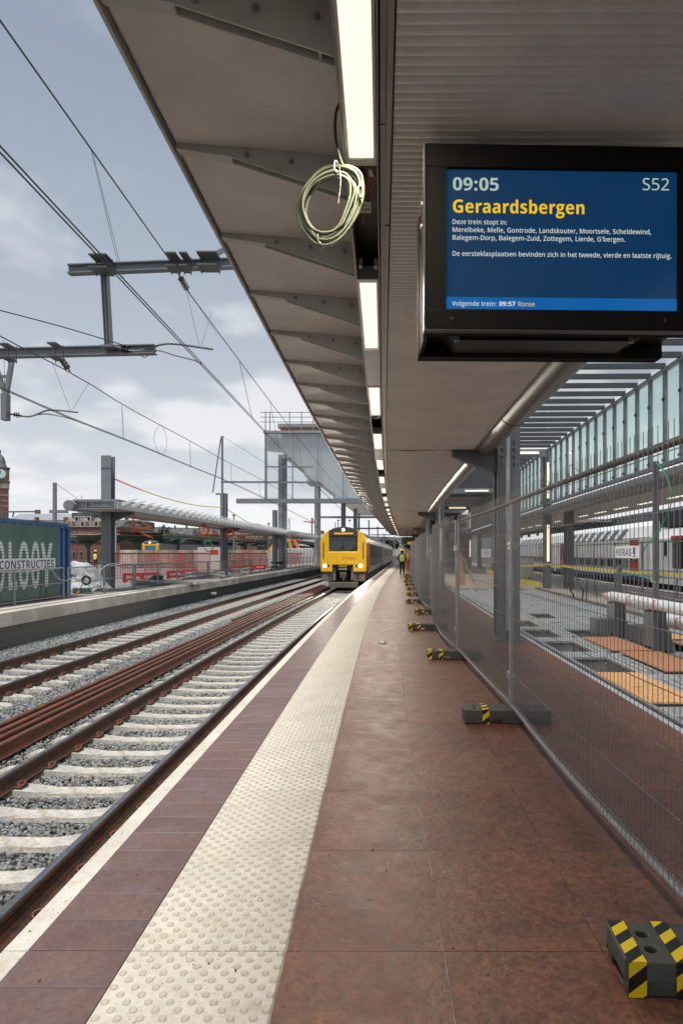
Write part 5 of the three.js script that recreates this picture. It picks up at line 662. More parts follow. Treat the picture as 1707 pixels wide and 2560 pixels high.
{ // double-deck coaches behind the hall
  const white = mat([0.86, 0.86, 0.85], 0.4, { map: tPaint }), UL = 15.0, dk = mat([0.05, 0.052, 0.06], 0.5);
  const coach = (a, b, label, cab) => {
    const t = thing('double_deck_coach', label, 'coach', 'double-deck coaches beyond the hall');
    sweep([[UL + 0.9, 3.55], [UL + 2.0, 3.55], [UL + 2.0, -0.15], [UL, -0.15], [UL, 2.42], [UL + 0.28, 3.2]], a, b, { step: 3 }).build('coach_body', white, t);
    sweep([[UL + 0.1, -0.17], [UL + 1.9, -0.17], [UL + 1.9, -0.75], [UL + 0.1, -0.75]], a + 0.5, b - 0.5, { step: 4 }).build('underframe', mat([0.02, 0.022, 0.03], 0.8), t);
    sweep([[UL - 0.006, 0.12], [UL - 0.006, -0.15]].reverse(), a, b, { closed: false, step: 3 }).build('blue_stripe', mat([0.03, 0.05, 0.13], 0.5), t);
    sweep([[UL - 0.006, 0.58], [UL - 0.006, 1.22]], a + 3.6, b - 3.8, { closed: false, step: 3 }).build('window_band', mat([0.22, 0.22, 0.22], 0.4), t);
    const upQ = (s, w, m, n) => { const q = new MB(), A = [UL - 0.012, 2.48], C = [UL + 0.235, 3.12], sh = 0.75; q.quad(P(s + w, ...A).toArray(), P(s, ...A).toArray(), P(s - sh, ...C).toArray(), P(s - sh + w, ...C).toArray()); q.build(n, m, t); };
    for (let s = a + 5; s < b - 4.5; s += 1.75) { upQ(s, 0.95, M.glassDark, 'upper_window'); sweep([[UL - 0.012, 0.66], [UL - 0.012, 1.15]], s, s + 1.1, { closed: false }).build('lower_window', M.glassDark, t); }
    for (const s of [a + 2.0, b - 3.3]) { for (const o of [0, 0.72]) { sweep([[UL - 0.012, 0.12], [UL - 0.012, 2.4]], s + o, s + o + 0.69, { closed: false }).build('door_leaf', M.red, t); sweep([[UL - 0.018, 1.0], [UL - 0.018, 1.9]], s + o + 0.2, s + o + 0.48, { closed: false }).build('door_window', M.glassDark, t); } }
    sweep([[UL - 0.008, 2.45], [UL - 0.008, 2.5]], a, b, { closed: false, step: 3 }).build('gutter', dk, t); return t;
  };
  coach(37.2, 60.5, 'white double-deck coach with red doors seen through the fence', true); coach(60.9, 84, 'farther white double-deck coach next to the glazed wall', false);
  const c2 = thing('double_deck_coach', 'white coach end with a red-framed dark window at the picture edge', 'coach', 'double-deck coaches beyond the hall');
  sweep([[UL + 0.7, 3.0], [UL + 2.0, 3.0], [UL + 2.0, -0.15], [UL, -0.15], [UL, 2.35], [UL + 0.3, 2.9]], 20, 36.4, { step: 3 }).build('coach_body', white, c2); sweep([[UL + 0.2, 3.9], [UL + 2.0, 3.9], [UL + 2.0, 3.02], [UL + 0.3, 3.02]], 24, 36.6, { step: 3 }).build('roof_unit', dk, c2);
  sweep([[UL - 0.01, 0.75], [UL - 0.01, 2.3]], 31.2, 34.2, { closed: false }).build('dark_window', M.glassDark, c2); sweep([[UL - 0.012, 2.3], [UL - 0.012, 2.48]], 31, 34.4, { closed: false }).build('red_trim', M.red, c2); sweep([[UL - 0.012, 1.4], [UL - 0.012, 2.2]], 34.9, 35.3, { closed: false }).build('slot_window', M.glassDark, c2); sweep([[UL + 0.1, -0.17], [UL + 1.9, -0.17], [UL + 1.9, -0.75], [UL + 0.1, -0.75]], 20, 36, { step: 4 }).build('underframe', mat([0.02, 0.022, 0.03], 0.8), c2);
  sweep([[UL + 0.5, 2.9], [UL + 2.0, 2.9], [UL + 2.0, 0], [UL + 0.5, 0]], 36.45, 37.15, { step: 3 }).build('gangway', dk, c2);
}
// ================================================================ PEOPLE
function figure(opt) { // standing or walking person, back to the viewer: one body surface from joined tapered bones
  const res = 72, mc = new MarchingCubes(res, M.black, false, false, 60000), S = 1.05, bones = [];
  const b = (p, q, r1, r2) => bones.push([p, q, r1, r2]);
  b([0, 1.02, 0], [0, 1.38, 0.01], 0.155, 0.17); b([-0.07, 1.0, 0], [0.07, 1.0, 0], 0.15, 0.15); b([-0.15, 1.42, 0], [0.15, 1.42, 0], 0.085, 0.085); b([0, 1.45, 0.01], [0, 1.58, -0.01], 0.065, 0.06); b([0, 1.64, -0.02], [0, 1.70, -0.025], 0.098, 0.105);
  b([0, 1.63, -0.11], [0, 1.66, -0.115], 0.03, 0.03); b([-0.1, 1.66, -0.01], [-0.105, 1.63, -0.01], 0.022, 0.02); b([0.1, 1.66, -0.01], [0.105, 1.63, -0.01], 0.022, 0.02);
  for (const f of [-1, 1]) { const st = f * opt.stride; b([f * 0.09, 0.98, 0], [f * 0.105, 0.52, -st * 0.5 - 0.02], 0.105, 0.07); b([f * 0.105, 0.52, -st * 0.5 - 0.02], [f * 0.11, 0.1, -st + 0.02], 0.068, 0.05); b([f * 0.11, 0.06, -st + 0.04], [f * 0.12, 0.05, -st - 0.15], 0.052, 0.042); b([f * 0.2, 1.42, 0], [f * 0.30, 1.14, 0.06], 0.062, 0.05); b([f * 0.30, 1.14, 0.06], [f * 0.2, 0.97, -0.1], 0.05, 0.042); b([f * 0.2, 0.97, -0.1], [f * 0.17, 0.92, -0.13], 0.044, 0.04); }
  const smin = (a, c, k) => { const h = Math.max(k - Math.abs(a - c), 0) / k; return Math.min(a, c) - h * h * k * 0.25; };
  for (let k = 0; k < res; k++) for (let j = 0; j < res; j++) for (let i = 0; i < res; i++) {
    const x = (i / (res / 2) - 1) * S, y = (j / (res / 2) - 1) * S + 0.9, z = (k / (res / 2) - 1) * S; let d = 9; if (Math.abs(x) < 0.55 && Math.abs(z) < 0.55) for (const [p, q, r1, r2] of bones) { const vx = q[0] - p[0], vy = q[1] - p[1], vz = q[2] - p[2], wx = x - p[0], wy = y - p[1], wz = z - p[2], h = clamp((wx * vx + wy * vy + wz * vz) / (vx * vx + vy * vy + vz * vz)); d = smin(d, Math.hypot(wx - vx * h, wy - vy * h, wz - vz * h) - mix(r1, r2, h), 0.05); } mc.field[k * res * res + j * res + i] = -d; }
  mc.isolation = 0; mc.update(); const n = mc.count, g = new THREE.BufferGeometry(), p = new Float32Array(n * 3); for (let k = 0; k < n; k++) { p[k * 3] = mc.positionArray[k * 3] * S; p[k * 3 + 1] = mc.positionArray[k * 3 + 1] * S + 0.9; p[k * 3 + 2] = mc.positionArray[k * 3 + 2] * S; }
  g.setAttribute('position', new THREE.BufferAttribute(p, 3)); g.setAttribute('normal', new THREE.BufferAttribute(mc.normalArray.slice(0, n * 3), 3));
  const t = thing('person', opt.label, 'person', null, opt.pos, opt.ry); put('body', g, mat(opt.clothes, 0.85), t);
  const vest = new MB().lathe([[0.20, 0.95], [0.205, 1.05], [0.2, 1.2], [0.205, 1.34], [0.19, 1.44], [0.1, 1.5]], 20, new THREE.Matrix4().makeScale(1.0, 1, 0.92)); vest.build('vest', mat(opt.vest, 0.6), t); for (const y of [1.08, 1.22]) new MB().lathe([[0.207, y], [0.208, y + 0.045]], 20, new THREE.Matrix4().makeScale(1.0, 1, 0.92)).build('vest_stripe', mat([0.6, 0.62, 0.58], 0.4), t); for (const f of [-1, 1]) new MB().box(f * 0.11 - 0.02, f * 0.11 + 0.02, 1.26, 1.46, 0.15, 0.19).build('vest_stripe', mat([0.6, 0.62, 0.58], 0.4), t);
  new MB().lathe([[0.145, 1.735], [0.14, 1.742], [0.128, 1.745], [0.122, 1.80], [0.09, 1.85], [0.04, 1.872], [0, 1.875]], 20, T4(0, 0, -0.02)).build('helmet', mat(opt.helmet, 0.4), t); return t;
}
figure({ stride: 0.12, pos: P(45.4, 0.42, 0.001), ry: -0.04, clothes: [0.012, 0.013, 0.016], vest: [0.42, 0.75, 0.02], helmet: [0.75, 0.45, 0.01], label: 'person in yellow-green vest and yellow helmet walking away along the platform' });
figure({ stride: 0.05, pos: P(55, 0.85, 0.001), ry: 0.3, clothes: [0.55, 0.16, 0.05], vest: [0.7, 0.2, 0.05], helmet: [0.5, 0.1, 0.05], label: 'person in orange work clothes beside the far fence' });
figure({ stride: 0.03, pos: at(240, 1424, 60).setY(0), ry: 2.9, clothes: [0.10, 0.03, 0.02], vest: [0.5, 0.75, 0.05], helmet: [0.75, 0.4, 0.02], label: 'person in yellow vest standing on the building site by the grey column' });
{ const t = thing('departure_display', 'small black departure display with yellow edge at the far end', 'display', null, P(50, 0.75, 0)); new MB().rbox(-0.4, 0.45, 2.3, 2.85, -0.15, 0.15, 0.02).build('display_housing', M.black, t); new MB().rod([0, 2.85, 0], [0, CY, 0], 0.03, 8).build('hanger_tube', M.black, t); const s = thing('yellow_sign', 'small yellow sign hanging beside the far display', 'sign', null, P(47, 0.95, 0)); new MB().rbox(-0.15, 0.75, 2.2, 2.42, -0.06, 0.06, 0.02).build('sign_box', mat([0.75, 0.36, 0.01], 0.5), s); new MB().rod([0.3, 2.42, 0], [0.3, CY, 0], 0.02, 8).build('hanger_tube', M.black, s); }
// ================================================================ LEFT SIDE: container, building site, old station
{
  const u = -11.36, c = thing('shipping_container', 'blue steel shipping container on the opposite platform', 'container');
  const front = new MB(); for (let s = 15.9; s < 21.9; s += 0.28) { sweep([[u - 0.04, 2.42], [u, 2.42], [u, 0.16], [u - 0.04, 0.16]], s, s + 0.14, { step: 1, mb: front }); } sweep([[u - 2.4, 2.44], [u - 0.035, 2.44], [u - 0.035, 0.14], [u - 2.4, 0.14]], 15.86, 21.96, { step: 3, mb: front }); front.build('side_wall', M.blue, c);
  sweep([[u - 2.42, 2.6], [u + 0.02, 2.6], [u + 0.02, 2.43], [u - 2.42, 2.43]], 15.8, 22.0, { step: 3 }).build('top_rail', M.blue, c); sweep([[u - 2.42, 0.15], [u + 0.02, 0.15], [u + 0.02, 0], [u - 2.42, 0]], 15.8, 22.0, { step: 3 }).build('bottom_rail', M.darkWall, c); for (let s = 16.1; s < 21.8; s += 0.42) sweep([[u + 0.021, 2.50], [u + 0.03, 2.50], [u + 0.03, 2.45], [u + 0.021, 2.45]], s, s + 0.2).build('rail_notch', mat([0.006, 0.04, 0.12], 0.6), c);
  for (const s of [15.8, 21.84]) sweep([[u - 0.14, 2.43], [u + 0.025, 2.43], [u + 0.025, 0.15], [u - 0.14, 0.15]], s, s + 0.16).build('corner_post', M.blue, c); sweep([[u - 0.16, 2.62], [u + 0.03, 2.62], [u + 0.03, 2.5], [u - 0.16, 2.5]], 21.85, 22.02).build('corner_casting', mat([0.42, 0.36, 0.36], 0.7), c);
  const bm = mat([1, 1, 1], 0.55, { bump: tSlateBump, bumpScale: 0.01 }); bm.map = canvasTex(984, 373, (g, w, h) => {
    g.fillStyle = '#355f58'; g.fillRect(0, 0, w, h); const X = (s) => (s - 15) * 160, Y = (y) => (2.45 - y) * 160; g.fillStyle = '#d9dce0';
    const big = (ch, s0, s1) => { g.font = 'bold 200px sans-serif'; const m = g.measureText(ch).width; g.save(); g.translate(X(s0), Y(0.44)); g.scale((X(s1) - X(s0)) / m, 1.5 * 160 / 146); g.fillText(ch, 0, 0); g.restore(); };
    big('O', 17.7, 18.28); big('L', 18.34, 18.88); big('O', 18.9, 19.47); big('O', 19.52, 20.08); big('Y', 20.1, 20.8);
    g.fillStyle = '#355f58'; for (let y = 0.4; y < 1.98; y += 0.093) g.fillRect(0, Y(y), w, 2.6);
    g.fillStyle = '#d9dce0'; g.fillRect(0, Y(1.385), X(20.95), Y(1.0) - Y(1.385)); g.fillStyle = '#22403a'; g.font = 'bold 52px sans-serif'; const k = (X(20.88) - X(17.95)) / g.measureText('CONSTRUCTIES').width; g.save(); g.translate(X(17.95), Y(1.07)); g.scale(k, 1.08); g.fillText('CONSTRUCTIES', 0, 0); g.restore();
  });
  const b = new MB(), n = 12; for (let k = 0; k < n; k++) { const q = (j) => { const s = mix(15.9, 21.15, j / n); return [s, u + 0.05 + 0.012 * Math.sin(j * 1.7)]; }, [s0, ua] = q(k), [s1, ub] = q(k + 1), v0 = (s0 - 15) / 6.15, v1 = (s1 - 15) / 6.15; b.quad(P(s0, ua, 0.12).toArray(), P(s1, ub, 0.12).toArray(), P(s1, ub, 2.45).toArray(), P(s0, ua, 2.45).toArray(), [v0, 0, v1, 0, v1, 1, v0, 1]); }
  const bn = b.build('banner', bm); tag(bn, 'dark green banner with large striped white letters on the blue container', 'banner');
  // railing along the opposite platform
  const rail = (s0, s1, label, mesh) => { const t = thing('guard_railing', label, 'railing', 'galvanised railings on the opposite platform'); const n = Math.max(1, Math.round((s1 - s0) / 2.5)); for (let k = 0; k <= n; k++) { const s = mix(s0, s1, k / n); onTrack(new MB().rod([0, 0.0, 0], [0, 1.07, 0], 0.035, 8).rbox(-0.06, 0.06, 0, 0.012, -0.06, 0.06, 0.003).build('post', M.galv, t), s, -11.0, 0.0); } for (const y of [1.05, 0.55, 0.1]) { const p = []; for (let k = 0; k <= n; k++) p.push(P(mix(s0, s1, k / n), -11.0, y)); if (p.length < 2) p.push(p[0]); new MB().tube(p, y > 1 ? 0.024 : 0.014, 6).build('rail', M.galv, t); } const m = new MB(); if (mesh) { for (let s = s0 + 0.1; s < s1; s += 0.11) { const a = P(s, -11.0, 0.1), e = P(s, -11.0, 1.04); m.rod(a, e, 0.004, 4); } m.build('infill_bars', M.wire, t).userData = { kind: 'stuff' }; } };
  rail(15.5, 20.9, 'railing section in front of the green banner', true); rail(21.2, 26.4, 'railing section in front of the white sack', true); rail(26.6, 36.4, 'railing section in front of the red barriers', true); rail(36.6, 46.6, 'railing section in front of the second canopy column', true); rail(46.8, 58, 'railing section before the tall galvanised column', false); rail(58.3, 78, 'farthest railing section next to the yellow train', false);
  const cord = thing('white_hose', 'white hose draped over the railing beside the container', 'hose'); new MB().tube([[16, 1.06], [18, 1.0], [19, 0.98], [20, 1.06], [20.5, 0.7], [21.0, 0.62], [21.5, 0.75], [22, 1.06], [22.6, 0.9], [23.2, 0.84], [24, 1.1], [26, 1.08], [28, 1.1], [31, 1.06], [34, 1.09], [38, 1.05]].map(([s, y]) => P(s, -10.95, y)), 0.018, 6, 90).build('hose', M.offWhite, cord);
  // white sack, hose reel, sawhorse and clutter beside the container
  const sk = thing('white_sack', 'crumpled white sack heaped beside the blue container', 'sack', null, P(25.2, -12.3, 0)); { const g = new THREE.IcosahedronGeometry(1, 5), p = g.attributes.position, nz = fbm(4, 4, 91); for (let k = 0; k < p.count; k++) { let x = p.getX(k), y = p.getY(k), z = p.getZ(k); const m = Math.max(Math.abs(x), Math.abs(y), Math.abs(z)), q = mix(1, 1 / m, 0.75); const fold = Math.abs(nz((x * 0.6 + y * 0.25 + 2) * 0.4, (z * 0.5 + y * 0.7 + 2) * 0.4) - 0.5) * 1.3, w = q * (0.8 + fold); const h = (y * w + 1) / 2; p.setXYZ(k, x * w * mix(0.85, 0.42, h) - h * 0.35 + 0.12, Math.max(0, h * 1.25 - Math.max(0, x) * 0.35 * h), z * w * 0.45); } g.computeVertexNormals(); put('sack_cloth', g, M.film, sk); }
  const hr = thing('hose_reel', 'small hose reel with orange handle beside the white sack', 'hose reel', null, P(23.8, -11.9, 0)); new MB().geo(new THREE.TorusGeometry(0.15, 0.05, 8, 20), T4(0.2, 0.5, 0)).build('reel', M.black, hr); new MB().rod([-0.1, 0, 0.1], [0.2, 0.55, 0.1], 0.02).rod([0.5, 0, 0.1], [0.2, 0.55, 0.1], 0.02).build('stand', M.galvDull, hr); new MB().rbox(-0.3, 0.35, 0, 0.2, -0.2, 0.1, 0.03).build('green_box', M.oldGreen, hr); new MB().rbox(-0.42, -0.2, 0.62, 0.75, -0.05, 0.08, 0.04).build('blue_nozzle', M.blue, hr); new MB().rod([-0.1, 0.02, 0.16], [0.02, 0.06, 0.16], 0.03).build('orange_handle', M.orange, hr);
  // second canopy, unfinished
  const k = thing('unfinished_canopy', 'short unfinished canopy with bare white ribs on the opposite platform', 'canopy'); const A0 = 24, A1 = 78, PU = -12.35;
  pipeSweep(PU, 3.4, 0.205, A0 - 0.3, A1, 2, 24).build('roof_pipe', M.galvDull, k); onTrack(new MB().rod([0, 0, 0], [0, 0, 0.02], 0.2, 28).build('pipe_cap', M.steelGrey, k), A0 - 0.28, PU, 3.4);
  sweep([[PU + 0.12, 3.31], [-10.6, 3.31], [-10.6, 3.285], [PU + 0.12, 3.285]], A0, A1, { step: 3 }).build('soffit', mat([0.40, 0.37, 0.34], 0.6, { map: tSoft }), k);
  sweep([[PU + 0.02, 3.655], [-10.55, 3.655], [-10.55, 3.59], [PU + 0.02, 3.59]], A0 - 0.02, A1, { step: 3 }).build('roof_sheet', M.galvDull, k);
  { const o = new MB(); o.box(PU + 0.2, -10.62, 3.34, 3.36, -0.03, 0.0); o.box(PU + 0.2, -10.62, 3.54, 3.57, -0.03, 0.02); o.box(PU + 0.2, -10.62, 3.36, 3.54, -0.08, -0.06); o.box(-11.8, -11.77, 3.33, 3.58, -0.05, 0.03); o.box(-10.68, -10.6, 3.3, 3.6, -0.05, 0.03); onTrack(o.build('end_frame', M.galv, k), A0, 0, 0); }
  sweep([[-10.595, 3.64], [-10.56, 3.64], [-10.56, 3.295], [-10.595, 3.295]], A0, A1, { step: 3 }).build('fascia', M.white, k);
  const rg = new MB().prism([[0, -0.05], [0.66, 0.235], [0.68, 0.26], [0.62, 0.27], [0, 0.13]], 0.012, null).geom(); for (let s = A0 + 0.25; s < A1; s += 0.9) onTrack(put('bare_rib', rg, M.white, k), s, -10.558, 3.42);
  for (const [s, h] of [[26, 5.66], [42.8, 5.7], [59.6, 5.7]]) { const q = hColumn(k, s, -11.9, h, 0.42, M.steelGrey); new MB().prism([[0.2, 3.28], [1.1, 3.28], [1.1, 3.2], [0.2, 2.88]], 0.16, T4(0, 0, -0.08)).build('bracket', M.anthracite, q); if (s < 30) { for (const x of [-0.1, 0.1]) for (const y of [3.02, 3.12, 3.22]) { const bb = put('bolt', boltC, M.anthracite, q); bb.position.set(x, y, 0.199); } new MB().box(-0.205, 0.205, 5.1, 5.16, 0.199, 0.21).build('splice', M.anthracite, q); for (let y = 0.3; y < 5.4; y += 0.62) new MB().box(0.013, 0.02, y, y + 0.3, -0.08, 0.08).build('web_slot', M.black, q); } }
  const strap = thing('yellow_strap', 'yellow lashing strap sagging between the two canopy columns', 'strap'); const sA = P(26.15, -11.72, 4.72), sB = P(42.6, -11.9, 4.75); const sp = [...Array(13)].map((_, i) => { const q = i / 12; return sA.clone().lerp(sB, q).add(new THREE.Vector3(0, -0.35 * 4 * q * (1 - q), 0)); }); new MB().tube(sp.slice(0, 3), 0.03, 5).build('red_end', M.orange, strap); new MB().tube(sp.slice(2), 0.028, 5).build('strap', M.tape, strap); new MB().tube([sB, P(50, -11.8, 3.9), P(59.4, -11.9, 3.5)], 0.03, 5).build('strap', M.tape, strap);
  [[48, 0.32, M.orange, 'orange cable coil hanging left of the mast under the unfinished canopy'], [53.5, 0.3, M.orange, 'orange cable coil hanging beside the second canopy column']].forEach(([s, r, m, l]) => { const o = thing('cable_coil', l, 'cable', null, P(s - 12, -11.1, 2.9)); new MB().geo(new THREE.TorusGeometry(r, 0.045, 6, 20), new THREE.Matrix4().makeScale(0.8, 1, 1)).geo(new THREE.TorusGeometry(r * 0.9, 0.03, 6, 20), T4(0.02, -0.02, 0.04)).build('coil', m, o); new MB().rod([0, r, 0], [0, r + 0.1, 0], 0.02).build('hanger', M.black, o); });
  [[36.6, 1.95, 'green cable coil hanging below the orange one'], [41.8, 1.25, 'green cable coil hanging low beside the second canopy column']].forEach(([s, y, l]) => { const o = thing('cable_coil', l, 'cable', null, P(s, -11.0, y)); new MB().geo(new THREE.TorusGeometry(0.3, 0.035, 6, 20), new THREE.Matrix4().makeScale(0.8, 1, 1)).build('coil', M.green, o); new MB().rod([0, 0.28, 0], [0, 3.28 - y, 0], 0.012, 5).build('hanger', M.green, o); });
  const mess = thing('wire_tangle', 'tangle of thin orange wires hanging from the canopy bracket', 'wires', null, P(26, -10.8, 3.2)); for (let i = 0; i < 7; i++) new MB().tube([[0, 0, 0], [rr(-0.3, 0.5), -rr(0.3, 0.7), rr(-0.1, 0.2)], [rr(-0.5, 0.9), -rr(0.5, 1.2), rr(-0.2, 0.3)]], 0.012, 4).build('wire', M.orange, mess);
}
{ // tall hall roof over the tracks farther along, with its glazed end wall
  const t = thing('bridge_hall', 'tall translucent hall under construction above the tracks', 'hall'); const D = 58, q = (x, y, d = D) => at(x, y, d);
  const gl = mat([0.90, 0.915, 0.92], 0.1, { transmission: 1, thickness: 0, ior: 1.25 }), pale = mat([0.93, 0.94, 0.95], 1.0, { transmission: 0.12, thickness: 0 });
  const L = q(667, 1083), Rr = q(925, 1247), yT = L.y, yB = Rr.y;
  for (const [a, b] of [[667, 731], [731, 794], [794, 857], [857, 920]]) { const A = q(a + 1, 0), Bq = q(b - 1, 0); new MB().box(A.x, Bq.x, yB, yT, -D - 0.02, -D).build('glass_pane', gl, t); new MB().box(Bq.x, Bq.x + 0.1, yB, yT, -D - 0.08, -D + 0.05).build('mullion', M.galvDull, t); }
  new MB().box(L.x - 0.18, L.x, yB - 0.1, yT + 0.3, -D - 0.2, -D + 0.1).build('corner_post', M.steelGrey, t); new MB().box(q(592, 0).x, q(930, 0).x, yB - 0.42, yB, -D - 0.25, -D + 0.25).build('bottom_beam', M.steelGrey, t); new MB().box(L.x - 0.3, Rr.x, yT, yT + 0.22, -D - 0.3, -D + 0.2).build('top_beam', M.galvDull, t); new MB().box(L.x, q(784, 0).x, q(0, 1167).y - 0.06, q(0, 1167).y + 0.06, -D - 0.1, -D - 0.04).build('transom', M.galvDull, t);
  // deep pale ceiling running back over the tracks, stepping down
  sweep([[3, 10.6], [-10.9, 10.6], [-10.9, 13.2]], D + 0.4, 150, { step: 5, closed: false }).build('ceiling_sheet', pale, t); new MB().prism([[669, 1084], [669, 1128], [710, 1133], [751, 1166], [762, 1173], [762, 1192], [770, 1192], [770, 1199], [790, 1199], [800, 1206], [840, 1237], [840, 1246], [925, 1246], [925, 1084]].map(([x, y]) => { const p = q(x, y, D + 0.6); return [p.x, p.y]; }), 0.08, T4(0, 0, -D - 0.6)).build('stepped_lining', mat([0.86, 0.87, 0.875], 1.0, { transmission: 0.35, thickness: 0 }), t); for (const [s, y] of [[72, 9.6], [76, 10.1], [98, 9.8]]) sweep([[-10.8, 10.7], [2, 10.7], [2, y], [-10.8, y]], s, s + 3, { step: 3 }).build('down_stand', pale, t);
  const gc = mat([0.42, 0.455, 0.48], 0.5, { metal: 0.2, map: tGrime }); for (const [s, u] of [[59.5, -11.15], [82, -11.0], [104, -9.8], [126, -9.6]]) { const c = new MB(); c.box(-0.36, 0.06, 0, 11, -0.3, 0.3); c.build('column', gc, t); onTrack(t.children.at(-1), s, u, 0); const d = new MB().box(0.065, 0.4, 0, 11, -0.22, 0.22).build('column', M.steelGrey, t); onTrack(d, s, u, 0); }
  // roof edge works: timber strip, guard rails
  new MB().box(q(700, 0).x, Rr.x, yT + 0.36, yT + 0.6, -D - 1, -D - 0.2).build('timber_edge', mat([0.16, 0.075, 0.04], 0.8), t); new MB().box(q(690, 0).x, Rr.x, yT + 0.7, yT + 1.1, -D - 1.6, -D - 1.0).build('roof_edge', M.galvDull, t); for (const x of [664, 675, 724, 754, 783]) { const a = q(x, 1080); new MB().rod([a.x, yT + 0.2, -D], [a.x, yT + 2.0, -D], 0.05, 6).build('guard_post', M.galvDull, t); } for (const y of [1.95, 1.5, 1.05]) new MB().rod([L.x - 0.6, yT + y, -D], [Rr.x - 3, yT + y, -D], 0.04, 6).build('guard_rail', M.galvDull, t);
  const lad = thing('ladder', 'tall ladder leaning against the galvanised column', 'ladder'); const a = at(716, 1424, 58).setY(0), b2 = at(712, 1295, 58.6); new MB().bar(a, b2, 0.06, 0.08, [1, 0, 0]).build('stile', M.galvDull, lad); const off = new THREE.Vector3(0.42, 0, 0); new MB().bar(a.clone().add(off), b2.clone().add(off), 0.06, 0.08, [1, 0, 0]).build('stile', M.galvDull, lad); for (let i = 1; i < 15; i++) { const p = a.clone().lerp(b2, i / 15); new MB().rod(p, p.clone().add(off), 0.025, 5).build('rung', M.galvDull, lad); }
}
{ // building site: barriers, red netting, hoarding, machines
  const em = mat([0.8, 0.8, 0.8], 0.6); em.map = canvasTex(512, 200, (g, w, h) => { g.fillStyle = '#b3161c'; g.fillRect(0, 0, w, h); g.fillStyle = '#f4eeee'; g.font = 'bold 112px sans-serif'; const k = 300 / g.measureText('EIFFAGE').width; g.save(); g.translate(150, 142); g.scale(k, 1); g.fillText('EIFFAGE', 0, 0); g.restore(); for (let i = 0; i < 5; i++) g.fillRect(92, 50 + i * 22, 44, 12); });
  [[332, 1452, 33.5], [375, 1449, 34.5], [437, 1440, 38.5], [476, 1436, 41], [586, 1424, 52], [622, 1421, 55], [650, 1419, 58]].forEach(([x, y, d], i) => { const p = at(x, y, d), t = thing('red_barrier', `red plastic barrier with white lettering, ${ORD[i]} along the building site from the container`, 'barrier', 'red plastic site barriers', new THREE.Vector3(p.x, 0, p.z), 0.35 + (i % 3) * 0.15); new MB().rbox(-0.5, 0.5, 0.03, 0.5, -0.06, 0.06, 0.03).build('barrier_body', M.red, t); new MB().quad([-0.46, 0.1, 0.0625], [0.46, 0.1, 0.0625], [0.46, 0.44, 0.0625], [-0.46, 0.44, 0.0625], [0, 0, 1, 0, 1, 1, 0, 1]).build('barrier_print', em, t); for (const f of [-0.4, 0.4]) new MB().rbox(f - 0.06, f + 0.06, 0, 0.04, -0.2, 0.2, 0.01).build('foot', M.black, t); });
  for (let i = 0; i < 16; i++) { const s = 36 + i * 3.4, u = -16.5 + (i % 3) * 0.5, a = P(s, u, 0), t = thing('red_net_fence', `red safety net panel, ${ORD[i]} in the row behind the opposite platform`, 'fence', 'red safety nets on the building site', a, 0.95); const m = new MB(); for (let x = 0; x <= 3.2; x += 0.16) m.box(x - 0.010, x + 0.010, 0.05, 1.5, -0.008, 0.008); for (let y = 0.08; y < 1.55; y += 0.14) m.box(0, 3.2, y - 0.010, y + 0.010, -0.007, 0.007); m.build('net', M.redNet, t); for (const x of [0, 3.2]) new MB().rod([x, 0, 0], [x, 1.6, 0], 0.035, 6).build('post', M.galvDull, t); new MB().rbox(0, 3.2, 1.5, 1.58, -0.02, 0.02, 0.01).build('top_band', M.red, t); }
  for (let i = 0; i < 9; i++) { const d = 66 + (i % 2), x = 300 + i * 46, p = at(x, 1385, d), t = thing('hoarding_sheet', `beige hoarding sheet, ${ORD[i]} in the row before the old station canopy`, 'hoarding', 'beige hoarding on the building site', new THREE.Vector3(p.x, 0, p.z)); const m = i % 4 === 0 ? M.offWhite : mat([0.36, 0.31, 0.25], 0.8, { map: tGrime }); for (let j = 0; j < 3; j++) new MB().box(j * 0.64, j * 0.64 + 0.62, 0.05, 1.9, -0.03, 0.03 * (j % 2)).build('board', m, t); new MB().box(0, 1.9, 0, 0.05, -0.2, 0.2).build('base', M.plate, t); }
  const pal = thing('white_board_stack', 'white panel standing before the second canopy column', 'panel', null, P(47, -13.9, 0), 0.2); new MB().rbox(-1.2, 1.0, 0, 2.0, -0.05, 0.05, 0.02).build('panel', mat([0.55, 0.47, 0.45], 0.7), pal); new MB().box(-0.3, 0.3, 1.45, 1.8, 0.051, 0.06).build('panel_sign', M.red, pal);
  const deb = [[430, 1461, 31, 'long pale boards lying flat behind the railing', 2.6, 0.12], [505, 1446, 37, 'stack of grey concrete pieces beside the second column', 1.6, 0.45], [565, 1441, 41, 'heap of white pipes and boards behind the railing', 2.4, 0.5], [690, 1424, 58, 'dark machine parts at the foot of the galvanised column', 1.0, 0.7]]; for (const [x, y, d, l, w, h] of deb) { const p = at(x, y, d), t = thing('site_material', l, 'building material', null, new THREE.Vector3(p.x, 0, p.z), 0.4); for (let i = 0; i < 9; i++) { const yy = rr(0, h), l2 = w * rr(0.35, 0.6), x0 = rr(-0.4, 0.4) * w; const o = new MB().rbox(-l2, l2, 0, rr(0.06, 0.13), -0.12, 0.12, 0.01).build('board', i % 3 ? (h > 0.6 ? M.plate : M.offWhite) : M.galvDull, t); o.position.set(x0, i < 4 ? 0 : yy, rr(-0.5, 0.5)); o.rotation.set(0, rr(-0.5, 0.5), i < 4 ? 0 : rr(-0.12, 0.12)); } }
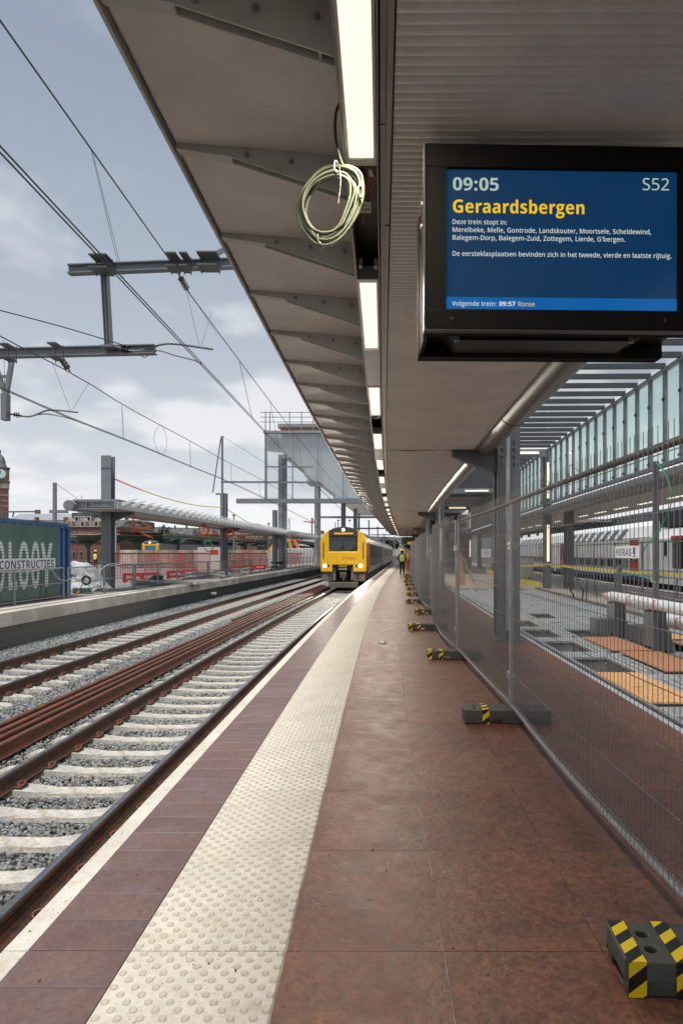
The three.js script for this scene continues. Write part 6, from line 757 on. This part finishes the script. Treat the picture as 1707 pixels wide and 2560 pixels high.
  const blk = thing('black_bundle', 'black cable bundle lying on the pale boards', 'bundle', null, P(30.5, -11.7, 0.12)); new MB().geo(new THREE.TorusGeometry(0.26, 0.12, 8, 18), T4(0, 0.1, 0, 0, Math.PI / 2, 0)).geo(new THREE.TorusGeometry(0.2, 0.1, 8, 18), T4(0.1, 0.24, 0, 0, Math.PI / 2, 0.2)).build('bundle', M.black, blk);
  // excavators
  const dig = (x, y, d, f, m, label) => { const p = at(x, y, d), t = thing('excavator', label, 'excavator', null, new THREE.Vector3(p.x, 0, p.z)); new MB().rbox(-1.4, 1.4, 0, 0.8, -1.2, 1.2, 0.3).build('tracks', M.black, t); new MB().rbox(-1.3, 1.3, 0.9, 2.0, -1.1, 1.1, 0.15).build('body', m, t); new MB().rbox(-1.2, -0.1, 2.0, 3.0, -0.9, 0.2, 0.12).build('cab', M.glassDark, t); const P2 = [[f * 1.0, 1.8, 0], [f * 2.4, 4.4, 0], [f * 4.6, 3.6, 0], [f * 5.0, 1.4, 0]]; for (let i = 0; i < 3; i++) new MB().bar(P2[i], P2[i + 1], 0.35, 0.5).build(i < 2 ? 'boom' : 'stick', m, t); new MB().prism([[-0.5, 0], [0.4, 0], [0.6, 0.9], [-0.3, 0.8]], 0.8, T4(f * 5, 0.5, -0.4)).build('bucket', M.plate, t); };
  dig(765, 1400, 118, -1, M.orange, 'orange excavator working beyond the railing near the yellow train'); dig(660, 1398, 112, 1, mat([0.7, 0.34, 0.03], 0.5), 'yellow excavator partly hidden behind the canopy columns');
  const cab = thing('site_container', 'pale grey site container beside the excavators', 'container'); { const a = at(738, 1413, 105); new MB().rbox(a.x - 2.5, a.x + 3, 0, 2.4, a.z - 2, a.z, 0.05).build('container_body', M.offWhite, cab); for (let i = 0; i < 10; i++) new MB().box(a.x - 2.4 + i * 0.54, a.x - 2.2 + i * 0.54, 0.2, 2.2, a.z, a.z + 0.04).build('rib', M.galvDull, cab); }
}
{ // old station canopies
  const can = (label, pts, cols, dep) => { const t = thing('old_canopy', label, 'canopy', 'old green station canopies'); for (let i = 0; i < pts.length - 1; i++) { const a = pts[i], b = pts[i + 1]; new MB().bar(a, b, 0.2, 0.55).build('edge_beam', M.oldGreen, t); new MB().bar(a.clone().add(new THREE.Vector3(0, 0.42, -0.1)), b.clone().add(new THREE.Vector3(0, 0.42, -0.1)), 0.5, 0.22).build('roof_edge', M.timber, t); const m = new MB(), d = new THREE.Vector3(...dep); m.quad(a.toArray(), b.toArray(), b.clone().add(d).toArray(), a.clone().add(d).toArray()); m.build('roof_underside', M.oldDark, t); const m2 = new MB(), up = new THREE.Vector3(0, 0.6, 0); m2.quad(a.clone().add(up).toArray(), b.clone().add(up).toArray(), b.clone().add(d).add(up).toArray(), a.clone().add(d).add(up).toArray()); m2.build('roof_top', M.slateRoof, t); }
    for (const [i, f] of cols) { const c = pts[i].clone().lerp(pts[i + 1], f).add(new THREE.Vector3(0, 0, -1.2)), o = new MB(); o.rod([c.x, 0, c.z], [c.x, c.y, c.z], 0.24, 8); for (const s of [-1, 1]) o.prism([[0, -1.9], [0.16 * s, -1.5], [0.5 * s, -0.8], [1.2 * s, -0.3], [2.4 * s, -0.05], [2.4 * s, 0], [0, 0]].slice(0).sort(() => 0), 0.15, T4(c.x, c.y - 0.1, c.z)); o.build('cast_column', M.oldDark, t); } };
  can('old green station canopy with arched columns before the brick station', [at(140, 1349, 98), at(410, 1344, 98)], [[0, 0.05], [0, 0.27], [0, 0.5], [0, 0.73], [0, 0.97]], [0, 0.4, -14]);
  can('old green station canopy running beside the far yellow train', [at(410, 1343, 97), at(470, 1345, 108), at(560, 1352, 128), at(640, 1360, 150), at(800, 1372, 215)], [[0, 0.5], [1, 0.3], [1, 0.8], [2, 0.2], [2, 0.6], [3, 0.2], [3, 0.5], [3, 0.8]], [-14, 0.4, 0]);
  can('dark old canopy behind the galvanised columns', [at(640, 1352, 135), at(740, 1356, 150), at(800, 1362, 170)], [[0, 0.2], [0, 0.8], [1, 0.7]], [-3, 0.3, -14]);
  const tr = thing('far_yellow_train', 'yellow-fronted train standing under the old canopy', 'train'); const d = 96, a = at(368, 1393, d), b = at(396, 1393, d); const x0 = at(355, 0, d).x, x1 = at(396, 0, d).x; new MB().rbox(x0, x1, 0.6, 3.55, -d - 0.6, -d, 0.25).build('cab_front', M.yellow, tr); new MB().rbox(x0 + 0.45, x1 - 0.35, 2.1, 3.2, -d, -d + 0.05, 0.02).build('windscreen', mat([0.06, 0.13, 0.2], 0.1), tr); new MB().rbox(x0 + 0.3, x1 - 0.2, 3.3, 3.9, -d - 1, -d + 0.02, 0.2).build('roof_cap', M.slateRoof, tr); const far = at(590, 0, 135); const sd = new MB(); sd.quad([x1, 0.8, -d - 0.5], [far.x, 0.8, -135], [far.x, 3.4, -135], [x1, 3.4, -d - 0.5]); sd.build('car_side', mat([0.10, 0.10, 0.10], 0.35), tr); const rf = new MB(); rf.quad([x1, 3.4, -d - 0.5], [far.x, 3.4, -135], [far.x - 1.6, 4.0, -135], [x1 - 1.6, 4.0, -d - 0.5]); rf.build('car_roof', M.galvDull, tr); new MB().rod([x0 + 1.25, 3.62, -d + 0.02], [x0 + 1.25, 3.62, -d + 0.06], 0.12, 10).build('top_headlight', glow([1, 0.75, 0.4], 2.5), tr); tr.position.y = -0.45;
}
{ // brick station with clock tower
  const D = 128, t = thing('station_building', 'red brick station with stone windows behind the old canopies', 'building'); const X = (x) => at(x, 0, D).x, Y = (y) => at(0, y, D).y;
  new MB().box(X(20), X(300), 0, Y(1316), -D - 12, -D).build('wall', M.brick, t); for (const y of [1316, 1336, 1352]) new MB().box(X(18), X(301), Y(y) - 0.15, Y(y) + 0.15, -D, -D + 0.25).build('string_course', M.stone, t);
  for (let x = 165; x < 296; x += 17) { const w = new MB().box(X(x), X(x + 9), Y(1344), Y(1330), -D, -D + 0.12).build('window', M.stone, t); new MB().box(X(x + 1.5), X(x + 7.5), Y(1344), Y(1331.5), -D + 0.12, -D + 0.15).build('pane', M.glassDark, w); const v = new MB().box(X(x + 1), X(x + 9), Y(1392), Y(1378), -D, -D + 0.12).build('window', M.stone, t); new MB().box(X(x + 2), X(x + 4.6), Y(1391), Y(1380), -D + 0.12, -D + 0.15).build('pane', M.glassDark, v); new MB().box(X(x + 5.4), X(x + 8), Y(1391), Y(1380), -D + 0.12, -D + 0.15).build('pane', M.glassDark, v); if ((x / 17 | 0) % 2) { const dm = new MB().prism([[0, 0], [1.2, 0], [1.2, 1.1], [0.6, 1.8], [0, 1.1]], 1.5, T4(X(x + 2), Y(1316), -D - 1.3)).build('dormer', M.stone, t); new MB().box(X(x + 2) + 0.35, X(x + 2) + 0.85, Y(1315), Y(1305), -D + 0.2, -D + 0.23).build('dormer_pane', M.glassDark, dm); } }
  { const m = new MB(); m.quad([X(18), Y(1316), -D], [X(301), Y(1316), -D], [X(290), Y(1299), -D - 6], [X(40), Y(1297), -D - 6]); m.build('roof', M.slateRoof, t); for (let i = 0; i < 3; i++) { const px = 60 + i * 75; new MB().box(X(px), X(px + 6), Y(1310), Y(1290), -D - 5, -D - 4).build('chimney', M.brick, t); } }
  const c = thing('clock_tower', 'brick clock tower with a domed slate top at the picture edge', 'tower'), TD = 140, cx = at(2, 0, TD).x, TY = (y) => at(0, y, TD).y, hw = 1.72; c.position.set(cx, 0, -TD); c.rotation.y = 0.545;
  new MB().box(-1.6, 1.6, 0, TY(1222), -1.6, 1.6).build('shaft', M.brick, c); for (const y of [1239, 1253, 1266]) new MB().box(-1.63, 1.63, TY(y) - 0.1, TY(y) + 0.1, -1.63, 1.63).build('stone_band', M.stone, c); new MB().box(-1.72, 1.72, TY(1222), TY(1205), -1.7, 1.7).build('stone_belt', M.stone, c);
  new MB().box(-hw, hw, TY(1205), TY(1171), -hw, hw).build('clock_stage', mat([0.20, 0.17, 0.12], 0.8, { map: tGrime }), c); for (const y of [1205, 1171]) new MB().box(-1.86, 1.86, TY(y) - 0.12, TY(y) + 0.12, -1.86, 1.86).build('cornice', M.slateRoof, c);
  new MB().rod([0, TY(1186), hw], [0, TY(1186), hw + 0.05], 1.18, 32).build('clock_rim', M.stone, c); const fc = new MB().rod([0, TY(1186), hw + 0.05], [0, TY(1186), hw + 0.08], 1.0, 32).build('clock_face', mat([0.6, 0.74, 0.78], 0.5), c); new MB().box(-0.05, 0.05, TY(1186), TY(1186) + 0.75, hw + 0.09, hw + 0.11).box(-0.5, 0.0, TY(1186) - 0.05, TY(1186) + 0.05, hw + 0.09, hw + 0.11).build('clock_hands', M.black, c);
  new MB().lathe([[1.95, 0], [1.7, 0.5], [1.5, 0.6], [1.42, 1.4], [1.05, 2.3], [0.55, 2.85], [0.2, 3.1], [0.15, 3.5], [0.25, 3.7], [0.1, 4.0], [0, 4.3]], 4, T4(0, TY(1170), 0, Math.PI / 4)).build('dome_roof', M.slateRoof, c);
}
{ // town behind
  const house = (x0, x1, yT, d, wall, roof, label, wins, flat, yRoof) => { const X = (x) => at(x, 0, d).x, Y = (y) => at(0, y, d).y, t = thing('town_house', label, 'house', 'houses behind the station'), dep = 9; new MB().box(X(x0), X(x1), 0, Y(yT), -d - dep, -d).build('wall', wall, t); if (!flat) { const m = new MB(), a = X(x0) - 0.2, b = X(x1) + 0.2, r = Y(yRoof); m.quad([a, Y(yT), -d + 0.2], [b, Y(yT), -d + 0.2], [mix(b, a, 0.12), r, -d - 2.5], [mix(a, b, 0.12), r, -d - 2.5]); m.quad([b, Y(yT), -d + 0.2], [b, Y(yT), -d - dep], [mix(b, a, 0.12), r, -d - 5], [mix(b, a, 0.12), r, -d - 2.5]); m.quad([a, Y(yT), -d - dep], [a, Y(yT), -d + 0.2], [mix(a, b, 0.12), r, -d - 2.5], [mix(a, b, 0.12), r, -d - 5]); m.quad([mix(a, b, 0.12), r, -d - 2.5], [mix(b, a, 0.12), r, -d - 2.5], [mix(b, a, 0.12), r, -d - 5], [mix(a, b, 0.12), r, -d - 5]); m.build('roof', roof, t); new MB().box(mix(a, b, 0.3), mix(a, b, 0.36), r - 1, r + 1.2, -d - 4.4, -d - 3.4).build('chimney', M.brick, t); }
    for (const [wx, wy, ww, wh] of wins) { const f = new MB().box(X(wx), X(wx + ww), Y(wy + wh), Y(wy), -d, -d + 0.22).build('window', M.white, t), q = 0.18 * (X(wx + ww) - X(wx)); new MB().box(X(wx) + q, X(wx + ww) - q, Y(wy + wh) + q * 0.7, Y(wy) - q * 0.7, -d + 0.22, -d + 0.26).build('pane', M.glassDark, f); } return t; };
  const row = (x, n, st, y, w, h) => [...Array(n)].map((_, i) => [x + i * st, y, w, h]);
  house(20, 192, 1300, 175, mat([0.14, 0.145, 0.16], 0.7), M.galvDull, 'dark slate-fronted house with a long pale roof behind the container', row(118, 4, 17, 1304, 9, 10), false, 1283);
  house(180, 232, 1282, 165, M.slateRoof, M.slateRoof, 'grey mansard house with three white dormer windows left of the column', row(188, 3, 15, 1291, 11, 15), true); house(232, 250, 1308, 168, M.offWhite, M.slateRoof, 'narrow grey house between the mansard house and the column', [[238, 1314, 5, 12]], false, 1292);
  house(272, 356, 1326, 150, mat([0.46, 0.42, 0.36], 0.8, { map: tGrime }), M.slateRoof, 'cream town house under the dark mansard right of the column', row(278, 5, 15, 1331, 6, 11), true); house(275, 354, 1303, 151.5, M.slateRoof, M.slateRoof, 'dark mansard storey with small dormers above the cream house', row(282, 6, 12, 1310, 4, 9), false, 1298);
  house(372, 420, 1332, 190, M.offWhite, M.slateRoof, 'white low house with shrubs on its terrace', row(378, 4, 10, 1335, 5, 7), true); house(418, 448, 1332, 185, M.white, M.slateRoof, 'small white gabled house beside the terrace', row(424, 2, 11, 1334, 5, 8), false, 1322); house(446, 480, 1338, 180, M.brick, M.slateRoof, 'red house with dark gable behind the old canopy', row(452, 2, 12, 1340, 5, 6), false, 1322); house(486, 530, 1336, 200, M.brick, M.tileRoof, 'brick gabled house left of the second column', row(492, 3, 12, 1342, 6, 8), false, 1322); house(545, 600, 1338, 210, mat([0.38, 0.2, 0.15], 0.9, { map: tGrime }), M.tileRoof, 'reddish row house right of the second column', row(550, 4, 12, 1342, 5, 8), false, 1326); house(600, 660, 1336, 230, M.brick, M.tileRoof, 'long brick house with tiled roof under the unfinished canopy', row(606, 5, 11, 1340, 5, 7), false, 1326); house(745, 812, 1335, 260, mat([0.62, 0.61, 0.58], 0.8), M.slateRoof, 'white flat-roofed house left of the yellow train', row(752, 5, 11, 1341, 7, 6), true); house(795, 806, 1326, 262, M.brick, M.slateRoof, 'small chimney block on the white house roof', [[798, 1330, 3, 4]], true);
  house(1040, 1075, 1352, 280, M.brick, M.tileRoof, 'distant brick house seen beyond the far fence', row(1044, 2, 12, 1356, 6, 6), false, 1344);
  house(905, 960, 1356, 330, M.brick, M.tileRoof, 'hazy brick row above the train roof', row(910, 4, 12, 1360, 5, 5), false, 1349); house(955, 1010, 1358, 350, mat([0.45, 0.42, 0.4], 0.8), M.slateRoof, 'hazy pale row at the end of the tracks', row(960, 4, 12, 1362, 5, 5), false, 1351);
  const on = thing('onion_turret', 'small onion-domed turret rising behind the unfinished canopy', 'turret', null, at(205, 1262, 190)); new MB().lathe([[1.1, -5], [1.1, -1.4], [1.3, -1.2], [1.0, -1.0], [0.95, 0], [1.2, 0.3], [1.05, 0.8], [0.5, 1.4], [0.12, 1.8], [0.08, 2.6], [0, 3.2]], 14).build('turret', mat([0.30, 0.34, 0.37], 0.6), on); const base = new MB().box(-2, 2, -at(205, 1262, 190).y, -4.9, -2, 2).build('turret_base', M.slateRoof, on);
  const cr = thing('tower_crane', 'thin red crane head in the sky left of the train', 'crane', null, at(780, 1310, 300)); new MB().bar([0, -8, 0], [0, 3, 0], 0.6, 0.6, [0, 0, 1]).bar([-4, 1.2, 0], [2, 0.6, 0], 0.4, 0.5).bar([0, 3, 0], [2, -1, 0], 0.4, 0.4).build('crane_head', M.red, cr); new MB().bar([0, -8, 0], [0, -at(780, 1310, 300).y, 0], 0.5, 0.5, [0, 0, 1]).build('crane_mast', M.redNet, cr);
  // low wooded hill far off
  const m = new MB(), N = 60, hz = fbm(8, 4, 808); for (let i = 0; i < N; i++) { const x = (k) => -420 + k * 14, h = (k) => 11 + 22 * hz(k / N * 0.7, 0.3) + 10 * Math.exp(-(((k - 18) / 8) ** 2)); m.quad([x(i), -1, -620], [x(i + 1), -1, -620], [x(i + 1), h(i + 1), -680], [x(i), h(i), -680]); } tag(m.build('hill', mat([0.10, 0.12, 0.11], 0.95, { map: tGrime })), 'low wooded hill on the horizon', 'hill', null, 'structure');
  // shrubs and trees between the houses
  const leafM = mat([0.07, 0.08, 0.05], 0.9), tree = (x, y, d, w, h, label) => { const p = at(x, y, d), t = thing('bare_tree', label, 'tree', null, new THREE.Vector3(p.x, 0, p.z)), g = new MB(), rg = rngOf(x * 7 + 1), base = Math.max(0.4, p.y - h * 0.5); new MB().rod([0, 0, 0], [0, base + h * 0.3, 0], w * 0.07, 6, w * 0.03).build('trunk', M.plate, t); for (let i = 0; i < 260; i++) { const a = rg() * 6.28, b = Math.acos(2 * rg() - 1), r = Math.cbrt(rg()), s = w * 0.09 * (0.6 + rg()); const c = [Math.cos(a) * Math.sin(b) * r * w / 2, base + h / 2 + Math.cos(b) * r * h / 2, Math.sin(a) * Math.sin(b) * r * w / 2], e = () => (rg() - 0.5) * 2 * s; g.quad([c[0] + e(), c[1] + e(), c[2] + e()], [c[0] + e(), c[1] + e(), c[2] + e()], [c[0] + e(), c[1] + e(), c[2] + e()], [c[0] + e(), c[1] + e(), c[2] + e()]); } g.build('crown', leafM, t); };
  tree(376, 1340, 188, 2.6, 3, 'dark shrub on the terrace at the edge of the cream house'); tree(412, 1334, 184, 4, 5.5, 'round dark tree between the white houses'); tree(395, 1340, 186, 2.4, 2.4, 'small dark shrub in the middle of the terrace'); tree(965, 1362, 300, 12, 6, 'hazy trees at the end of the tracks'); tree(640, 1328, 260, 9, 6, 'bare tree behind the long brick house'); tree(1020, 1360, 270, 7, 6, 'bare tree beyond the end of the platform');
  for (const [x, d, y, label] of [[672, 120, 1310, 'slim lamp post behind the third canopy column'], [585, 95, 1290, 'grey signal post on the building site'], [290, 90, 1310, 'tall white pole right of the first canopy column']]) { const p = at(x, y, d), t = thing('lamp_post', label, 'post', null, new THREE.Vector3(p.x, 0, p.z)); new MB().rod([0, 0, 0], [0, p.y, 0], 0.13, 8, 0.09).build('pole', x === 290 ? M.offWhite : M.steelGrey, t); new MB().rbox(-0.25, 0.25, p.y, p.y + 0.25, -0.2, 0.2, 0.05).build('lamp_head', M.steelGrey, t); }
}
scene.traverse((o) => { if (o.isMesh) o.castShadow = o.receiveShadow = true; });
renderer.render(scene, camera);
